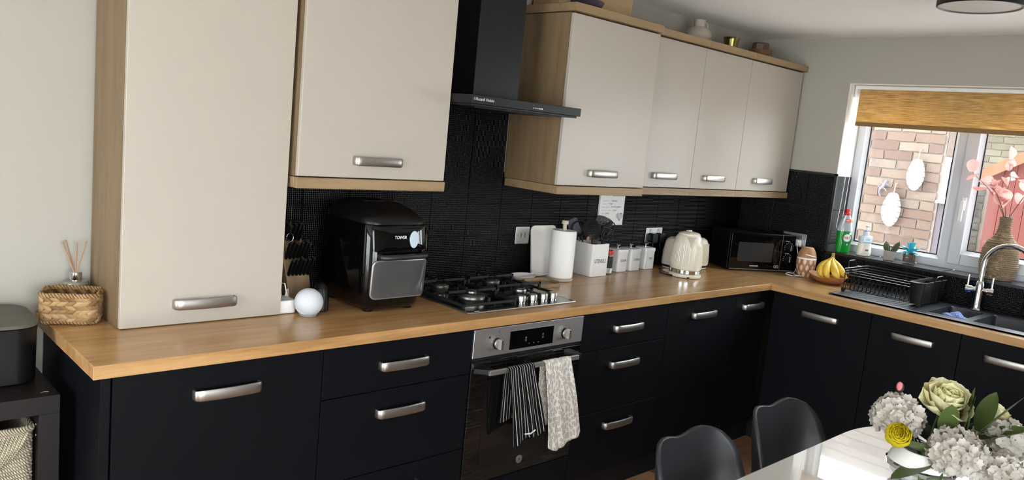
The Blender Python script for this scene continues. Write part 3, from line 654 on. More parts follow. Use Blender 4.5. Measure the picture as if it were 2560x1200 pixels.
def grate(x0, x1, y0, y1, cs):
    g = obj('pan_support', MB(), None) if False else None
    mb = MB(); zt = H + .050; zl = H + .014; w = .0045
    def bar(a, b, hh=.010): 
        d = (Vector(b) - Vector(a)); n = Vector((-d.y, d.x, 0)).normalized() * w; a = Vector(a); b = Vector(b); h = Vector((0, 0, hh))
        mb.hexa([a - n, b - n, b + n, a + n, a - n + h, b - n + h, b + n + h, a + n + h])
    for a, b in (((x0, y0), (x1, y0)), ((x1, y0), (x1, y1)), ((x1, y1), (x0, y1)), ((x0, y1), (x0, y0))): bar(a + (zl,), b + (zl,))
    ym = (y0 + y1) / 2; bar((x0, ym, zl), (x1, ym, zl))
    for x in (x0, x1):
        for y in (y0, y1): mb.box((x - w, y - w, H + .006), (x + w, y + w, zl + .01))
    for (cx, cy, cr) in cs:
        for (ex, ey) in ((x0, cy), (x1, cy), (cx, y0 if cy < ym else ym), (cx, ym if cy < ym else y1)):
            d = Vector((cx - ex, cy - ey, 0)); L = d.length; d.normalize(); a = Vector((ex, ey, 0)); inn = a + d * max(.03, L - cr * .55)
            bar((a.x, a.y, zt - .010), (inn.x, inn.y, zt - .010), .010)
            n = Vector((-d.y, d.x, 0)) * w; p = a; q = a + d * .011
            mb.hexa([tuple(p - n + Vector((0, 0, zl))), tuple(q - n + Vector((0, 0, zl))), tuple(q + n + Vector((0, 0, zl))), tuple(p + n + Vector((0, 0, zl))), tuple(p - n + Vector((0, 0, zt))), tuple(q - n + Vector((0, 0, zt))), tuple(q + n + Vector((0, 0, zt))), tuple(p + n + Vector((0, 0, zt)))])
    obj('pan_support', mb, m_iron, hb, bevel=.001, seg=1, smooth=30)
grate(1.300, 1.565, -.475, -.065, ((1.430, -.365, .055), (1.425, -.165, .040)))
grate(1.580, 1.845, -.420, -.065, ((1.715, -.160, .040), (1.715, -.335, .028)))
for kx in (1.607, 1.672, 1.733, 1.790):
    kn = obj('knob', MB().lathe([(.0185, .0125), (.0185, .032), (.0165, .035), (.001, .0352)], (kx, -.467, H), 28), m_nickel, hb, smooth=35)
    obj('collar', MB().lathe([(.017, .006), (.017, .010), (.012, .0105), (.012, .0125)], (kx, -.467, H), 28), m_chrome, kn)
obj('brand_plate', MB().box((1.318, -.522, H + .0061), (1.340, -.516, H + .0066)), m_printw, hb, smooth=0)

# ================================================================== LEFT END: shelf unit, box, baskets
m_wenge = mat('black_brown_board', (22, 18, 18), .45, var=.06, spec=.25)
ku = thing('cube_shelf_unit', 'black-brown cube shelf unit standing beside the base units', 'shelf unit', (-.41, -.2, 0))
kx0, kx1, ky0, ky1, kz = -.795, -.0225, -.395, -.008, .775; kt = .05
obj('top_board', MB().box((kx0, ky0, kz - kt), (kx1, ky1, kz)), m_wenge, ku, bevel=.001)
obj('bottom_board', MB().box((kx0, ky0, 0), (kx1, ky1, kt)), m_wenge, ku, bevel=.001)
for xa in (kx0, kx1 - kt): obj('side_board', MB().box((xa, ky0, kt), (xa + kt, ky1, kz - kt)), m_wenge, ku, bevel=.001)
obj('divider', MB().box(((kx0 + kx1) / 2 - .008, ky0 + .001, kt), ((kx0 + kx1) / 2 + .008, ky1, kz - kt)), m_wenge, ku)
obj('shelf', MB().box((kx0 + kt, ky0 + .001, kz / 2 - .008), (kx1 - kt, ky1, kz / 2 + .008)), m_wenge, ku)
for z in (.690, .660): obj('peg_hole', MB().lathe([(.0025, 0), (.0025, .001)], (0, 0, 0), 10).xf(frame_m((kx1 - kt - .0005, ky0 + .03, z), (0, 1, 0), (0, 0, 1))), m_printw, ku)
obj('scuff', MB().tube([(-.062, -.362, kz + .0004), (-.052, -.358, kz + .0004), (-.043, -.362, kz + .0004)], .0012, 5), m_printg, ku)
# seagrass basket in the upper right cube
def rope_mat(name, stops, sc=(60, 60, 60), rot=(.6, .4, .6)):
    s = N(name); v = s.coords('Object', sc, rot); w = s.n('ShaderNodeTexWave'); w.inputs['Scale'].default_value = 1.1; w.inputs['Distortion'].default_value = 3; w.inputs['Detail'].default_value = 2; s.l(v, w.inputs[0])
    f = s.noise(s.coords('Object', (25, 25, 25)), 2, 3); s.set(col=s.ramp(s.math('ADD', s.math('MULTIPLY', w.outputs['Fac'], .5), s.math('MULTIPLY', f, .5)), stops), rough=.85, spec=.2); s.bump(w.outputs['Fac'], .7, .002); return s.m
m_sea = rope_mat('seagrass_rope', [(.25, (104, 95, 78)), (.5, (160, 150, 128)), (.75, (190, 181, 158))])
sb = thing('seagrass_basket', 'pale seagrass storage basket inside the dark shelf unit', 'basket', (-.22, -.2, .393))
bx0, bx1, by0, by1, bz0, bz1 = -.395, -.083, -.375, -.03, kz / 2 + .009, .690
ring = [(x, y) for x, y in rrect(bx0, bx1, by0, by1, .025, 4)]
nr = 26
for side, a in (('front', 0),): pass
mbk = MB(); mbf = MB()
for i in range(nr):
    z = bz0 + .006 + (bz1 - bz0 - .02) * i / (nr - 1); mbk.tube([(x, y, z) for x, y in ring], .0065, 6, True)
obj('woven_body', mbk, m_sea, sb)
obj('rim', MB().tube([(x, y, bz1 - .008) for x, y in ring], .011, 10, True), m_sea, sb)
# slanted strands woven over the front corner
for i in range(15):
    z0 = bz0 + .27 - i * .012
    obj('strand', MB().tube([(bx1 - .012 - .010 * i, by0 - .004, bz1 - .014), (bx1 - .03 - .010 * i, by0 - .008, bz1 - .05 - .004 * i), (bx1 - .05 - .011 * i, by0 - .006, bz1 - .08 - .0075 * i)], .0055, 6), m_sea, sb)
obj('inside', MB().prism(rrect(bx0 + .008, bx1 - .008, by0 + .008, by1 - .008, .02), bz0, bz0 + .01), m_sea, sb)
# black box with grey lid on the shelf unit
bb = thing('lidded_box', 'rounded black storage box with grey wooden lid on the shelf unit', 'box', (-.23, -.17, kz))
P0 = lambda e: rrect(-.43 - e, -.042 + e, -.288 - e, -.035 + e, .06, 8)
obj('body', MB().loft([[(x, y, kz + z) for x, y in P0(e)] for e, z in ((-.012, .0005), (-.004, .006), (-.002, .14), (0, .158), (-.004, .159))]), m_bplast, bb)
obj('lid', MB().loft([[(x, y, kz + z) for x, y in P0(e)] for e, z in ((-.003, .1595), (.001, .161), (.001, .170), (-.003, .172))]), wood('grey_lid_wood', [(.3, (66, 64, 57)), (.7, (92, 89, 80))], 'x', .7, .5), bb)

# braided basket with strands built one by one
m_hy = rope_mat('water_hyacinth', [(.2, (70, 50, 30)), (.5, (116, 88, 56)), (.8, (150, 120, 82))], (12, 12, 12))
def hyac():
    s = N('hyacinth_strand'); oi = s.n('ShaderNodeObjectInfo'); f = s.noise(s.coords('Object', (30, 200, 200)), 1, 3); g = s.math('ADD', s.math('MULTIPLY', f, .5), s.math('MULTIPLY', oi.outputs['Random'], .5))
    s.set(col=s.ramp(g, [(.2, (104, 76, 48)), (.45, (150, 118, 80)), (.75, (180, 150, 110))]), rough=.7, spec=.25); s.bump(f, .5, .001); return s.m
m_hs = hyac()
def strand_mesh():
    mb = MB(); mb.ball((0, 0, 0), (.019, .006, .0085), 10, 6)
    return mesh_only('strand', mb, m_hs, 60)
SM = strand_mesh()
m_rim = rope_mat('hyacinth_rim', [(.2, (98, 72, 46)), (.5, (142, 110, 74)), (.8, (172, 142, 102))], (40, 40, 40))
wb2 = thing('braided_basket', 'small braided water-hyacinth basket on the end of the worktop', 'basket', (.065, -.14, H))
# footprint: rounded box, front edge runs from (-.006,-.147) to (.128,-.208)
ang = math.atan2(-.061, .134); bw, bd = .150, .115
Mb = T(.067, -.134, H) @ Rz(ang)
rg = rrect(-bw / 2, bw / 2, -bd / 2, bd / 2, .030, 5)
def along(poly, step):
    P = [Vector((x, y, 0)) for x, y in poly]; P.append(P[0]); out = []; acc = 0; nxt = 0
    for a, b in zip(P, P[1:]):
        L = (b - a).length
        while nxt <= acc + L - 1e-9:
            t = (nxt - acc) / L; out.append((a.lerp(b, t), math.atan2((b - a).y, (b - a).x))); nxt += step
        acc += L
    return out
hgt = .082
obj('inner_wall', MB().loft([[tuple(Mb @ Vector((x * s, y * s, z))) for x, y in rg] for s, z in ((.94, .004), (.95, hgt), (.90, hgt), (.90, .008))]), m_hy, wb2)
for row in range(6):
    z = .014 + row * .0122; tilt = .42 if row % 2 else -.42
    for p, a in along(rg, .021)[: (None)]:
        s = 1 + .03 * math.sin(row)
        inst(SM, 'strand', wb2, Mb @ T(p.x * 1.0, p.y * 1.0, z) @ Rz(a) @ Matrix.Rotation(tilt, 4, 'Y') @ Matrix.Diagonal((1, 1, 1, 1)))
for z, r in ((.0065, .0062), (hgt + .003, .0078)):
    obj('rim', MB().tube([tuple(Mb @ Vector((x * 1.0, y * 1.0, z + .0015 * math.sin(i * 1.7)))) for i, (x, y) in enumerate(rg)], r, 10, True), m_rim, wb2)
fl = MB()
def floral():
    s = N('floral_cloth'); vo = s.n('ShaderNodeTexVoronoi'); vo.inputs['Scale'].default_value = 90; s.l(s.coords(), vo.inputs['Vector']); sp = s.n('ShaderNodeSeparateColor'); s.l(vo.outputs['Color'], sp.inputs[0])
    s.set(col=s.ramp(sp.outputs[0], [(0, (34, 40, 78)), (.5, (44, 48, 84)), (.62, (196, 90, 130)), (.8, (210, 196, 200)), (.9, (60, 66, 100))]), rough=.9); return s.m
tag(obj('floral_cloth', MB().grid(lambda u, v: tuple(Mb @ Vector((-.005 + .065 * u, -.035 + .06 * v, .062 + .016 * math.sin(u * 7) * math.cos(v * 8) + .012 * u))), 16, 16), floral(), solid=.002), 'crumpled navy and pink floral cloth inside the braided basket', 'cloth')
# reed diffuser
rd = thing('reed_diffuser', 'reed diffuser bottle with silver collar behind the braided basket', 'diffuser', (.098, -.048, H))
dc = (.098, -.048, H)
obj('bottle', MB().lathe([(.034, .001), (.036, .004), (.036, .094), (.033, .100), (.013, .102)], dc, 32), mat('smoky_glass', (120, 118, 108), .08, spec=.6), rd)
obj('collar', MB().lathe([(.0165, .102), (.0165, .126), (.0150, .1275), (.005, .128)], dc, 28), m_chrome, rd)
m_reed = mat('reed', (158, 126, 98), .7, var=.1, nscale=30)
for dx, dy, hh in ((-.034, .018, .220), (-.022, .028, .222), (.008, .024, .213), (.030, .006, .222)):
    obj('reed', MB().tube([(dc[0] - dx * .05, dc[1] - dy * .05, H + .110), (dc[0] + dx, dc[1] + dy, H + hh)], .0022, 8), m_reed, rd)

# ================================================================== COUNTER: speaker, knife block, fryer
sp = thing('smart_speaker', 'pale grey ball-shaped smart speaker on the worktop beside the tall cabinet', 'speaker', (.735, -.335, H))
sc = Vector((.735, -.335, H + .0465)); R = .0475
def fab():
    s = N('speaker_fabric'); s.set(col=(196, 200, 206), rough=.85, spec=.2); s.bump(s.noise(s.coords('Object', (900, 900, 900)), 1, 1), .3, .0006); return s.m
tilt = Matrix.Translation(sc) @ Matrix.Rotation(.42, 4, Vector((.55, .83, 0)))
ballp = [(R * math.sin(a), -R * math.cos(a)) for a in [PI * (.25 + .75 * i / 20) for i in range(21)]]
obj('fabric_shell', MB().lathe([(max(r, .0004), z) for r, z in ballp], (0, 0, 0), 36).xf(tilt), fab(), sp)
lowp = [(R * 1.004 * math.sin(a), -R * 1.004 * math.cos(a)) for a in [PI * (.12 + .135 * i / 6) for i in range(7)]]
obj('light_ring', MB().lathe(lowp, (0, 0, 0), 36).xf(tilt), m_white, sp)
obj('base', MB().lathe([(.024, .0), (.027, .001), (.032, .010)], (sc.x, sc.y, H), 32), mat('grey_rubber', (150, 152, 154), .6), sp)
hub = thing('router_box', 'small white network box half hidden behind the tall cabinet', 'box', (.672, -.255, H))
obj('case', MB().prism(rrect(.632, .716, -.292, -.205, .014), H + .001, H + .046), m_white, hub, bevel=.005, seg=3)
for i, (a, b) in enumerate((((.700, -.235), (.735, -.20)), ((.69, -.225), (.70, -.17)), ((.66, -.215), (.72, -.16)), ((.705, -.24), (.675, -.185)))):
    h = .06 + .014 * i
    tag(obj('white_cable', MB().tube([(a[0], a[1], H + .0475), (a[0] * .8 + b[0] * .2, a[1] * .8 + b[1] * .2, H + .03 + h * .6), ((a[0] + b[0]) / 2, (a[1] + b[1]) / 2, H + .035 + h * .55), (a[0] * .25 + b[0] * .75, a[1] * .25 + b[1] * .75, H + .02 + h * .3), (b[0], b[1], H + .003)], .0022, 6), m_white), 'thin white cable looping over the small white network box', 'cable', 'cables by the network box')
kb = thing('knife_block', 'wooden knife block behind the smart speaker', 'knife block', (.80, -.11, H))
obj('block', MB().prism([(-.175, H + .001), (-.03, H + .001), (-.03, H + .175), (-.075, H + .225), (-.155, H + .085)], .745, .835, 'x'), wood('knife_block_wood', OAKS, 'z', 1), kb, bevel=.003)
# knives: three tiers of black handles leaning out of the sloping face
sl = Vector((0, -.080, .0457)).normalized(); fdir = Vector((0, -.83, .56)).normalized()
for tier, (yy, zz, n) in enumerate(((-.150, H + .098, 6), (-.118, H + .152, 6), (-.085, H + .212, 5))):
    for i in range(n):
        x = .752 + i * .0145 + tier * .003; base = Vector((x, yy, zz)); d = Vector((.04 * (i - 2) * .3, -.45, .78)).normalized() if tier < 3 else None
        L = .070 + .006 * ((i * 7 + tier) % 3)
        kf = thing('kitchen_knife', 'kitchen knife with black handle in the ' + ('lowest', 'middle', 'top')[tier] + ' row of the wooden knife block', 'knife', tuple(base), 'knives in the block')
        obj('handle', MB().tube([base + d * .004, base + d * .02, base + d * (L - .01), base + d * L], [.0045, .0058, .0062, .0045], 8, flat=1.5), m_bplast, kf)
        obj('end_cap', MB().tube([base + d * L, base + d * (L + .003)], .0052, 10, flat=1.4), m_nickel, kf)
bs = thing('black_gadget', 'small rounded black gadget standing behind the pale smart speaker', 'gadget', (.808, -.285, H))
obj('shell', MB().loft([[(.808 + .026 * s * math.cos(q), -.285 + .034 * s * math.sin(q), H + z) for q in [2 * PI * i / 24 for i in range(24)]] for s, z in ((.8, .001), (1, .006), (1, .05), (.9, .075), (.65, .092), (.3, .1), (.02, .102))]), m_bplast, bs)
obj('grille', MB().ball((.793, -.305, H + .05), (.014, .016, .034), 16, 10), mat('dark_grey_mesh', (40, 42, 46), .6), bs)
kr = tag(obj('key_ring', MB().tube([(.745 + .013 * math.cos(q), -.16, H + .238 + .015 * math.sin(q)) for q in [2 * PI * i / 24 for i in range(24)]], .0011, 6, True).tube([(.745, -.16, H + .253), (.745, -.16, 1.3385)], .0006, 5), m_chrome), 'thin steel ring hanging beneath the wall cabinet light rail', 'ring')

# air fryer ---------------------------------------------------------
af = thing('air_fryer', 'large black air fryer with glass front drawer on the worktop', 'air fryer', (0, 0, 0))
def fr_ring(z, hw, yf, yb, r): return [(x, y, z) for x, y in rrect(-hw, hw, yf, yb, r, 6)]
FS = [(.012, .112, -.150, .150, .05), (.03, .122, -.160, .158, .055), (.10, .130, -.168, .163, .055), (.18, .133, -.170, .165, .055), (.26, .131, -.165, .163, .055), (.305, .127, -.155, .160, .055), (.315, .126, -.150, .160, .055)]
obj('body', MB().loft([fr_ring(*q) for q in FS]), m_bgloss, af, smooth=60)
obj('top_cover', MB().loft([fr_ring(*q) for q in ((.3155, .128, -.158, .160, .055), (.326, .129, -.158, .160, .055), (.340, .124, -.135, .156, .055), (.362, .112, -.085, .146, .055), (.375, .092, -.045, .125, .05), (.379, .06, -.015, .09, .04))]), m_bplast, af, smooth=60)
obj('vent', MB().prism(rrect(-.05, .05, -.0, .07, .015), .3775, .382), m_bmat, af, bevel=.002)
for sx in (-1, 1):
    for yy in (-.115, .115): obj('foot', MB().lathe([(.016, .0005), (.018, .004), (.018, .014)], (sx * .085, yy, 0), 18), m_bplast, af)
def yf(z):
    for a, b in zip(FS, FS[1:]):
        if a[0] <= z <= b[0]: k = (z - a[0]) / (b[0] - a[0]); return a[2] * (1 - k) + b[2] * k
    return FS[-1][2]
def curved(x0, x1, z0, z1, off, r=.02, n=6):
    """panel that follows the bowed front; rounded corners"""
    pts = rrect(x0, x1, z0, z1, r, n); f = lambda x, z, o: (x, yf(z) - o + .9 * max(0, abs(x) - .082) ** 2 * 9, z)
    c = ((x0 + x1) / 2, (z0 + z1) / 2); rings = [[f(x, z, 0) for x, z in pts], [f(x, z, off) for x, z in pts]]
    for k in (.93, .7, .4, .02): rings.append([f(c[0] + (x - c[0]) * k, c[1] + (z - c[1]) * k, off) for x, z in pts])
    return MB().loft(rings)
m_aftrim = mat('pale_trim', (150, 150, 150), .25, .6)
dw = obj('drawer_trim', curved(-.112, .128, .052, .192, .004, .022), m_aftrim, af, smooth=50)
obj('drawer_window', curved(-.108, .124, .056, .188, .0052, .020), mat('smoked_glass', (70, 70, 70), .1, spec=.6), dw, smooth=50)
obj('upper_panel', curved(-.112, .128, .222, .312, .003, .012), m_bgloss, af, smooth=50)
hx = MB().tube([(-.084, yf(.207) + .004, .205), (-.086, yf(.207) - .018, .205), (-.076, yf(.207) - .026, .205), (.01, yf(.207) - .030, .206), (.090, yf(.207) - .024, .207), (.102, yf(.207) - .012, .207), (.102, yf(.207) + .01, .207)], .0105, 12)
obj('drawer_handle', hx, mat('soft_black', (30, 30, 31), .4), af)
obj('display_or_reflection', MB().prism([(.056 + .0185 * math.cos(q), .263 + .031 * math.sin(q)) for q in [2 * PI * i / 28 for i in range(28)]], yf(.263) - .0065, yf(.263) - .001, 'y'), mat('painted_window_reflection', (186, 204, 216), .15), af, bevel=.001)  # pale oval: window reflection on the glossy front, painted as colour
text('TOWER', (-.002, yf(.266) - .0046, .272), (1, 0, 0), (0, 0, 1), .0115, .052, m_printw, af, bold=.015)
obj('side_strip', MB().box((.126, -.10, .06), (.1335, -.094, .28)), m_aftrim, af)
place(af, (1.045, -.235, H + .0), 0)

# wall socket plates
def plate(name, label, c, w, h, wall='back', group=None):
    t = thing(name, label, 'socket', c)
    return t
s1 = thing('wall_switch', 'single brushed steel fused switch on the black tiles beside the kitchen roll', 'switch', (2.0225, -.012, 1.066))
obj('plate', MB().prism(rrect(1.977, 2.068, 1.064, 1.146, .004), -.0155, -.0095, 'y'), m_steel, s1, bevel=.0015)
obj('rocker', MB().box((2.026, -.0185, 1.094), (2.042, -.0155, 1.116)), m_nickel, s1, bevel=.001)
obj('fuse_cover', MB().box((2.004, -.0172, 1.096), (2.018, -.0155, 1.114)), m_nickel, s1)
for x in (1.988, 2.058): obj('screw', MB().lathe([(.003, 0), (.003, .0008)], (x, -.0155, 1.105), 12, ax='y'), m_nickel, s1)
s2 = thing('double_socket', 'double brushed steel wall socket behind the storage tins', 'socket', (3.06, -.012, 1.05))
obj('plate', MB().prism(rrect(2.985, 3.135, 1.040, 1.128, .004), -.0155, -.0095, 'y'), m_steel, s2, bevel=.0015)
for x in (3.02, 3.095): obj('rocker', MB().box((x - .007, -.0185, 1.104), (x + .007, -.0155, 1.122)), m_nickel, s2)
for i, x in enumerate((3.030, 3.098)):
    tag(obj('black_plug', MB().prism(rrect(x - .024, x + .024, 1.046, 1.100, .014), -.052, -.0165, 'y').tube([(x, -.035, 1.048), (x, -.04, 1.02), (x + .004, -.03, .96), (x + .01, -.03, H + .006)], .0035, 8), m_bplast, bevel=.004), ['black plug in the wall socket nearest the white tins', 'black plug in the wall socket nearest the toaster'][i], 'plug')
s3 = thing('corner_socket', 'steel double socket on the tiled window wall behind the microwave', 'socket', (XW - .012, -.40, 1.085))
obj('plate', MB().prism(rrect(-.475, -.325, 1.062, 1.145, .004), XW - .0155, XW - .0095, 'x'), m_steel, s3, bevel=.0015)
obj('rocker', MB().box((XW - .0185, -.452, 1.115), (XW - .0155, -.438, 1.133)), m_nickel, s3)
ch = thing('white_charger', 'white usb charger plugged in beside the microwave', 'charger', (XW - .04, -.445, 1.075))
obj('case', MB().box((XW - .058, -.468, 1.072), (XW - .0165, -.425, 1.110)), m_white, ch, bevel=.004)
obj('usb_plug', MB().box((XW - .075, -.460, 1.083), (XW - .058, -.444, 1.092)), m_white, ch, bevel=.002)
obj('cable', MB().tube([(XW - .074, -.452, 1.0875), (XW - .10, -.470, 1.06), (XW - .12, -.50, 1.0), (XW - .11, -.49, .96), (XW - .10, -.478, .93), (XW - .105, -.47, H + .005)], .0022, 6), m_white, ch)
# plaque on the tiles with lettering and heart
sg = thing('wall_plaque', 'white lettered kitchen plaque on the black tiles under the wall cabinets', 'plaque', (2.655, -.014, 1.15))
obj('board', MB().box((2.557, -.021, 1.148), (2.757, -.0095, 1.338)), m_white, sg, bevel=.001)
R1 = [('because', 2.614, 1.312, .060, .011, 0, m_print), ('Grandma', 2.700, 1.310, .085, .016, .3, m_printg), ('a happy kitchen in', 2.605, 1.277, .062, .005, 0, m_printg), ('Kitchen', 2.668, 1.278, .042, .010, .3, m_print), ('a house of', 2.600, 1.261, .045, .005, 0, m_printg), ('Hugs', 2.643, 1.2615, .028, .011, .3, m_print),
      ('Home is made of', 2.605, 1.244, .065, .005, 0, m_printg), ('Fun & Laughter', 2.690, 1.245, .082, .011, .3, m_print), ('Some extra helpings of', 2.612, 1.227, .085, .005, 0, m_printg), ('Love', 2.680, 1.228, .026, .010, .3, m_print), ('served', 2.590, 1.210, .022, .005, 0, m_printg), ('Daily', 2.622, 1.210, .032, .011, .3, m_print), ('Goodies', 2.598, 1.192, .036, .010, .3, m_print)]
for tx, x, z, w, h, shr, mm in R1: text(tx, (x, -.0214, z), (1, 0, 0), (0, 0, 1), h, w, mm, sg, shear=shr)
hp = []
for i in range(40):
    q = 2 * PI * i / 40; hp.append((2.722 + .0014 * 16 * math.sin(q) ** 3, 1.195 + .0014 * (13 * math.cos(q) - 5 * math.cos(2 * q) - 2 * math.cos(3 * q) - math.cos(4 * q))))
ht = obj('heart', MB().prism(hp, -.030, -.0212, 'y'), mat('pale_grey_heart', (186, 186, 192), .5), sg, bevel=.002)
obj('bow', MB().ball((2.724, -.031, 1.210), (.007, .003, .004), 10, 6), m_printg, ht)

# chopping board, spoon rest, trivet
cbm = mat('off_white_plastic', (214, 210, 202), .45)
cb = thing('chopping_board', 'off-white chopping board leaning on the tiles behind the kitchen roll', 'board', (2.15, -.04, H))
Mc = T(2.155, -.052, H + .0015) @ Matrix.Rotation(-.13, 4, 'X')
obj('board', MB().prism(rrect(-.085, .085, 0, .245, .022), -.005, .005, 'y').xf(Mc), cbm, cb, bevel=.002)
spr = thing('spoon_rest', 'white oval spoon rest dish behind the hob', 'dish', (1.985, -.085, H))
def dish(n=28, cx=1.985, cy=-.085, a=.075, b=.05):
    mb = MB(); rings = []
    for s, z in ((.62, .001), (.75, .003), (.97, .020), (1.0, .022), (.97, .0225), (.72, .0065), (.03, .0055)): rings.append([(cx + a * s * math.cos(2 * PI * i / n), cy + b * s * math.sin(2 * PI * i / n), H + z) for i in range(n)])
    return mb.loft(rings)
obj('dish', dish(), m_enamel, spr)
obj('handle', MB().tube([(2.055, -.075, H + .021), (2.075, -.06, H + .03), (2.083, -.056, H + .034)], [.010, .012, .008], 10, flat=.35), m_enamel, spr)
tv = thing('wooden_trivet', 'rounded wooden trivet tray between the hob and kitchen roll', 'trivet', (1.985, -.20, H))
obj('base', MB().prism(rrect(1.905, 2.065, -.275, -.145, .05, 8), H + .0008, H + .006), m_oakx, tv)
tr = rrect(1.905, 2.065, -.275, -.145, .05, 8)
obj('rim', MB().loft([[(x, y, H + z) for x, y in rrect(1.905 - e, 2.065 + e, -.275 - e, -.145 + e, .05 + e, 8)] for e, z in ((0, .001), (.003, .001), (.003, .017), (-.001, .017), (-.002, .006))], False), m_oakx, tv)
# kitchen roll
kr = thing('kitchen_roll', 'white kitchen roll on a wooden holder beside the utensil tin', 'kitchen roll', (2.17, -.145, H))
kc = (2.170, -.145, H)
m_lw = wood('pale_wood', [(.3, (190, 172, 148)), (.7, (214, 200, 178))], 'z', 1)
obj('holder_base', MB().lathe([(.062, .0008), (.064, .003), (.064, .012), (.060, .015)], kc, 36), mat('grey_wood_base', (176, 162, 146), .5), kr)
obj('paper_roll', MB().lathe([(.058, .016), (.0595, .020), (.0595, .236), (.057, .240), (.022, .240), (.022, .230)], kc, 40), mat('paper', (238, 236, 232), .95, bump=.35, bscale=160, bdist=.0015, spec=.1), kr)
obj('loose_sheet', MB().grid(lambda u, v: (kc[0] + (.0605 + .004 * u) * math.cos(-.9 + 1.5 * u), kc[1] + (.0605 + .004 * u) * math.sin(-.9 + 1.5 * u), H + .017 + .214 * v), 14, 8), MATS['paper'], kr, solid=.001)
obj('pole', MB().lathe([(.009, .23), (.009, .268), (.016, .270), (.016, .284), (.013, .287), (.001, .2875)], kc, 24), m_lw, kr)

# ================================================================== COUNTER: tins, utensils, kettle
ut = thing('utensil_tin', 'open square white enamel tin lettered UTENSILS holding black tools', 'tin', (2.447, -.09, H))
ux0, ux1, uy0, uy1, uz = 2.384, 2.514, -.155, -.027, H + .166
def open_tin(x0, x1, y0, y1, z0, z1, r, t=.0025):
    return MB().loft([[(x, y, z) for x, y in rrect(x0 + e, x1 - e, y0 + e, y1 - e, r - e * .5, 4)] for e, z in ((.002, z0), (0, z0 + .003), (0, z1 - .002), (-.0012, z1 - .001), (-.0008, z1), (t, z1), (t, z0 + .004))])
obj('tin', open_tin(ux0, ux1, uy0, uy1, H + .001, uz, .014), m_enamel, ut)
text('UTENSILS', ((ux0 + ux1) / 2 - .002, uy0 - .0006, H + .080), (1, 0, 0), (0, 0, 1), .020, .086, m_print, ut)
m_sil = mat('black_silicone', (18, 18, 19), .5, var=.04)
GU = 'utensils in the white tin'
def stick(base, top, r0=.005, r1=.0045): return MB().tube([base, tuple((Vector(base) + Vector(top)) / 2), top], [r0, r0 * .9, r1], 10)
def head_frame(top, base, face):
    u = (Vector(top) - Vector(base)).normalized(); f = Vector(face); f = (f - u * f.dot(u)).normalized(); s = u.cross(f)
    return lambda a, b, c: tuple(Vector(top) + s * a + u * b + f * c)
def utensil(name, label, base, top): return thing(name, label, 'utensil', base, GU)
cam_dir = (-.75, -.66, .1)
zb = H + .006
# 1 skimmer / slotted spoon: oval dish with round holes
b, tp = (2.445, -.10, zb), (2.418, -.112, 1.100); t = utensil('slotted_spoon', 'large black slotted spoon with oval holed bowl in the white tin', b, tp); P = head_frame(tp, (2.50, -.085, zb), cam_dir)
obj('handle', stick(b, tp), m_sil, t)
def holes(i, j): return (i % 3 == 1 and j % 3 == 1 and 4 < j < 22 and 4 < i < 19)
def oval(u, v):
    a = (v * 2 - 1); w = .042 * math.sqrt(max(0, 1 - a * a)) + .0025; x = (u * 2 - 1) * w; return P(x, v * .120 - .012, -.012 * (1 - (x / .044) ** 2) * (1 - a * a) + .006)
obj('bowl', MB().grid(oval, 24, 28, skip=holes), m_sil, t, solid=.0025)
# 2 ladle
b, tp = (2.465, -.09, zb), (2.374, -.075, 1.104); t = utensil('ladle', 'black round ladle leaning out of the white tin towards the kitchen roll', b, tp); obj('handle', stick(b, tp), m_sil, t)
Pl = head_frame(tp, b, (-.5, -.8, .2))
obj('bowl', MB().grid(lambda u, v: Pl(.042 * math.sin(PI / 2 * v) * math.cos(2 * PI * u), .040 + .042 * math.sin(PI / 2 * v) * math.sin(2 * PI * u), -.026 * math.cos(PI / 2 * v)), 24, 8, True), m_sil, t, solid=.003)
# 3 grey spatula
b, tp = (2.495, -.06, zb), (2.362, -.048, 1.122); t = utensil('grey_spatula', 'flat grey spatula leaning out of the white tin towards the kitchen roll', b, tp); obj('handle', stick(b, tp), mat('grey_silicone', (72, 78, 86), .5), t)
Pg = head_frame(tp, b, (-.5, -.8, 0)); obj('blade', MB().prism(rrect(-.028, .028, -.01, .075, .012), -.002, .002).xf(Matrix([[Vector(Pg(1, 0, 0))[i] - tp[i], Vector(Pg(0, 1, 0))[i] - tp[i], Vector(Pg(0, 0, 1))[i] - tp[i], tp[i]] for i in range(3)] + [[0, 0, 0, 1]])), MATS['grey_silicone'], t, bevel=.001)
# 4 slotted turner with small holes
b, tp = (2.44, -.06, zb), (2.520, -.065, 1.105); t = utensil('slotted_turner', 'black slotted turner with rows of small holes in the white tin', b, tp); obj('handle', stick(b, tp), m_sil, t)
Pt = head_frame(tp, b, (-.72, -.68, .1))
def tun(u, v):
    w = .046 * (1 if v < .85 else math.sqrt(max(.15, 1 - ((v - .85) / .16) ** 2))) * (.55 + .45 * min(1, v * 4)); return Pt((u * 2 - 1) * w, v * .105 - .006, .01 * v * v)
obj('blade', MB().grid(tun, 21, 27, skip=lambda i, j: i % 4 == 2 and j % 4 == 2 and j > 6), m_sil, t, solid=.002)
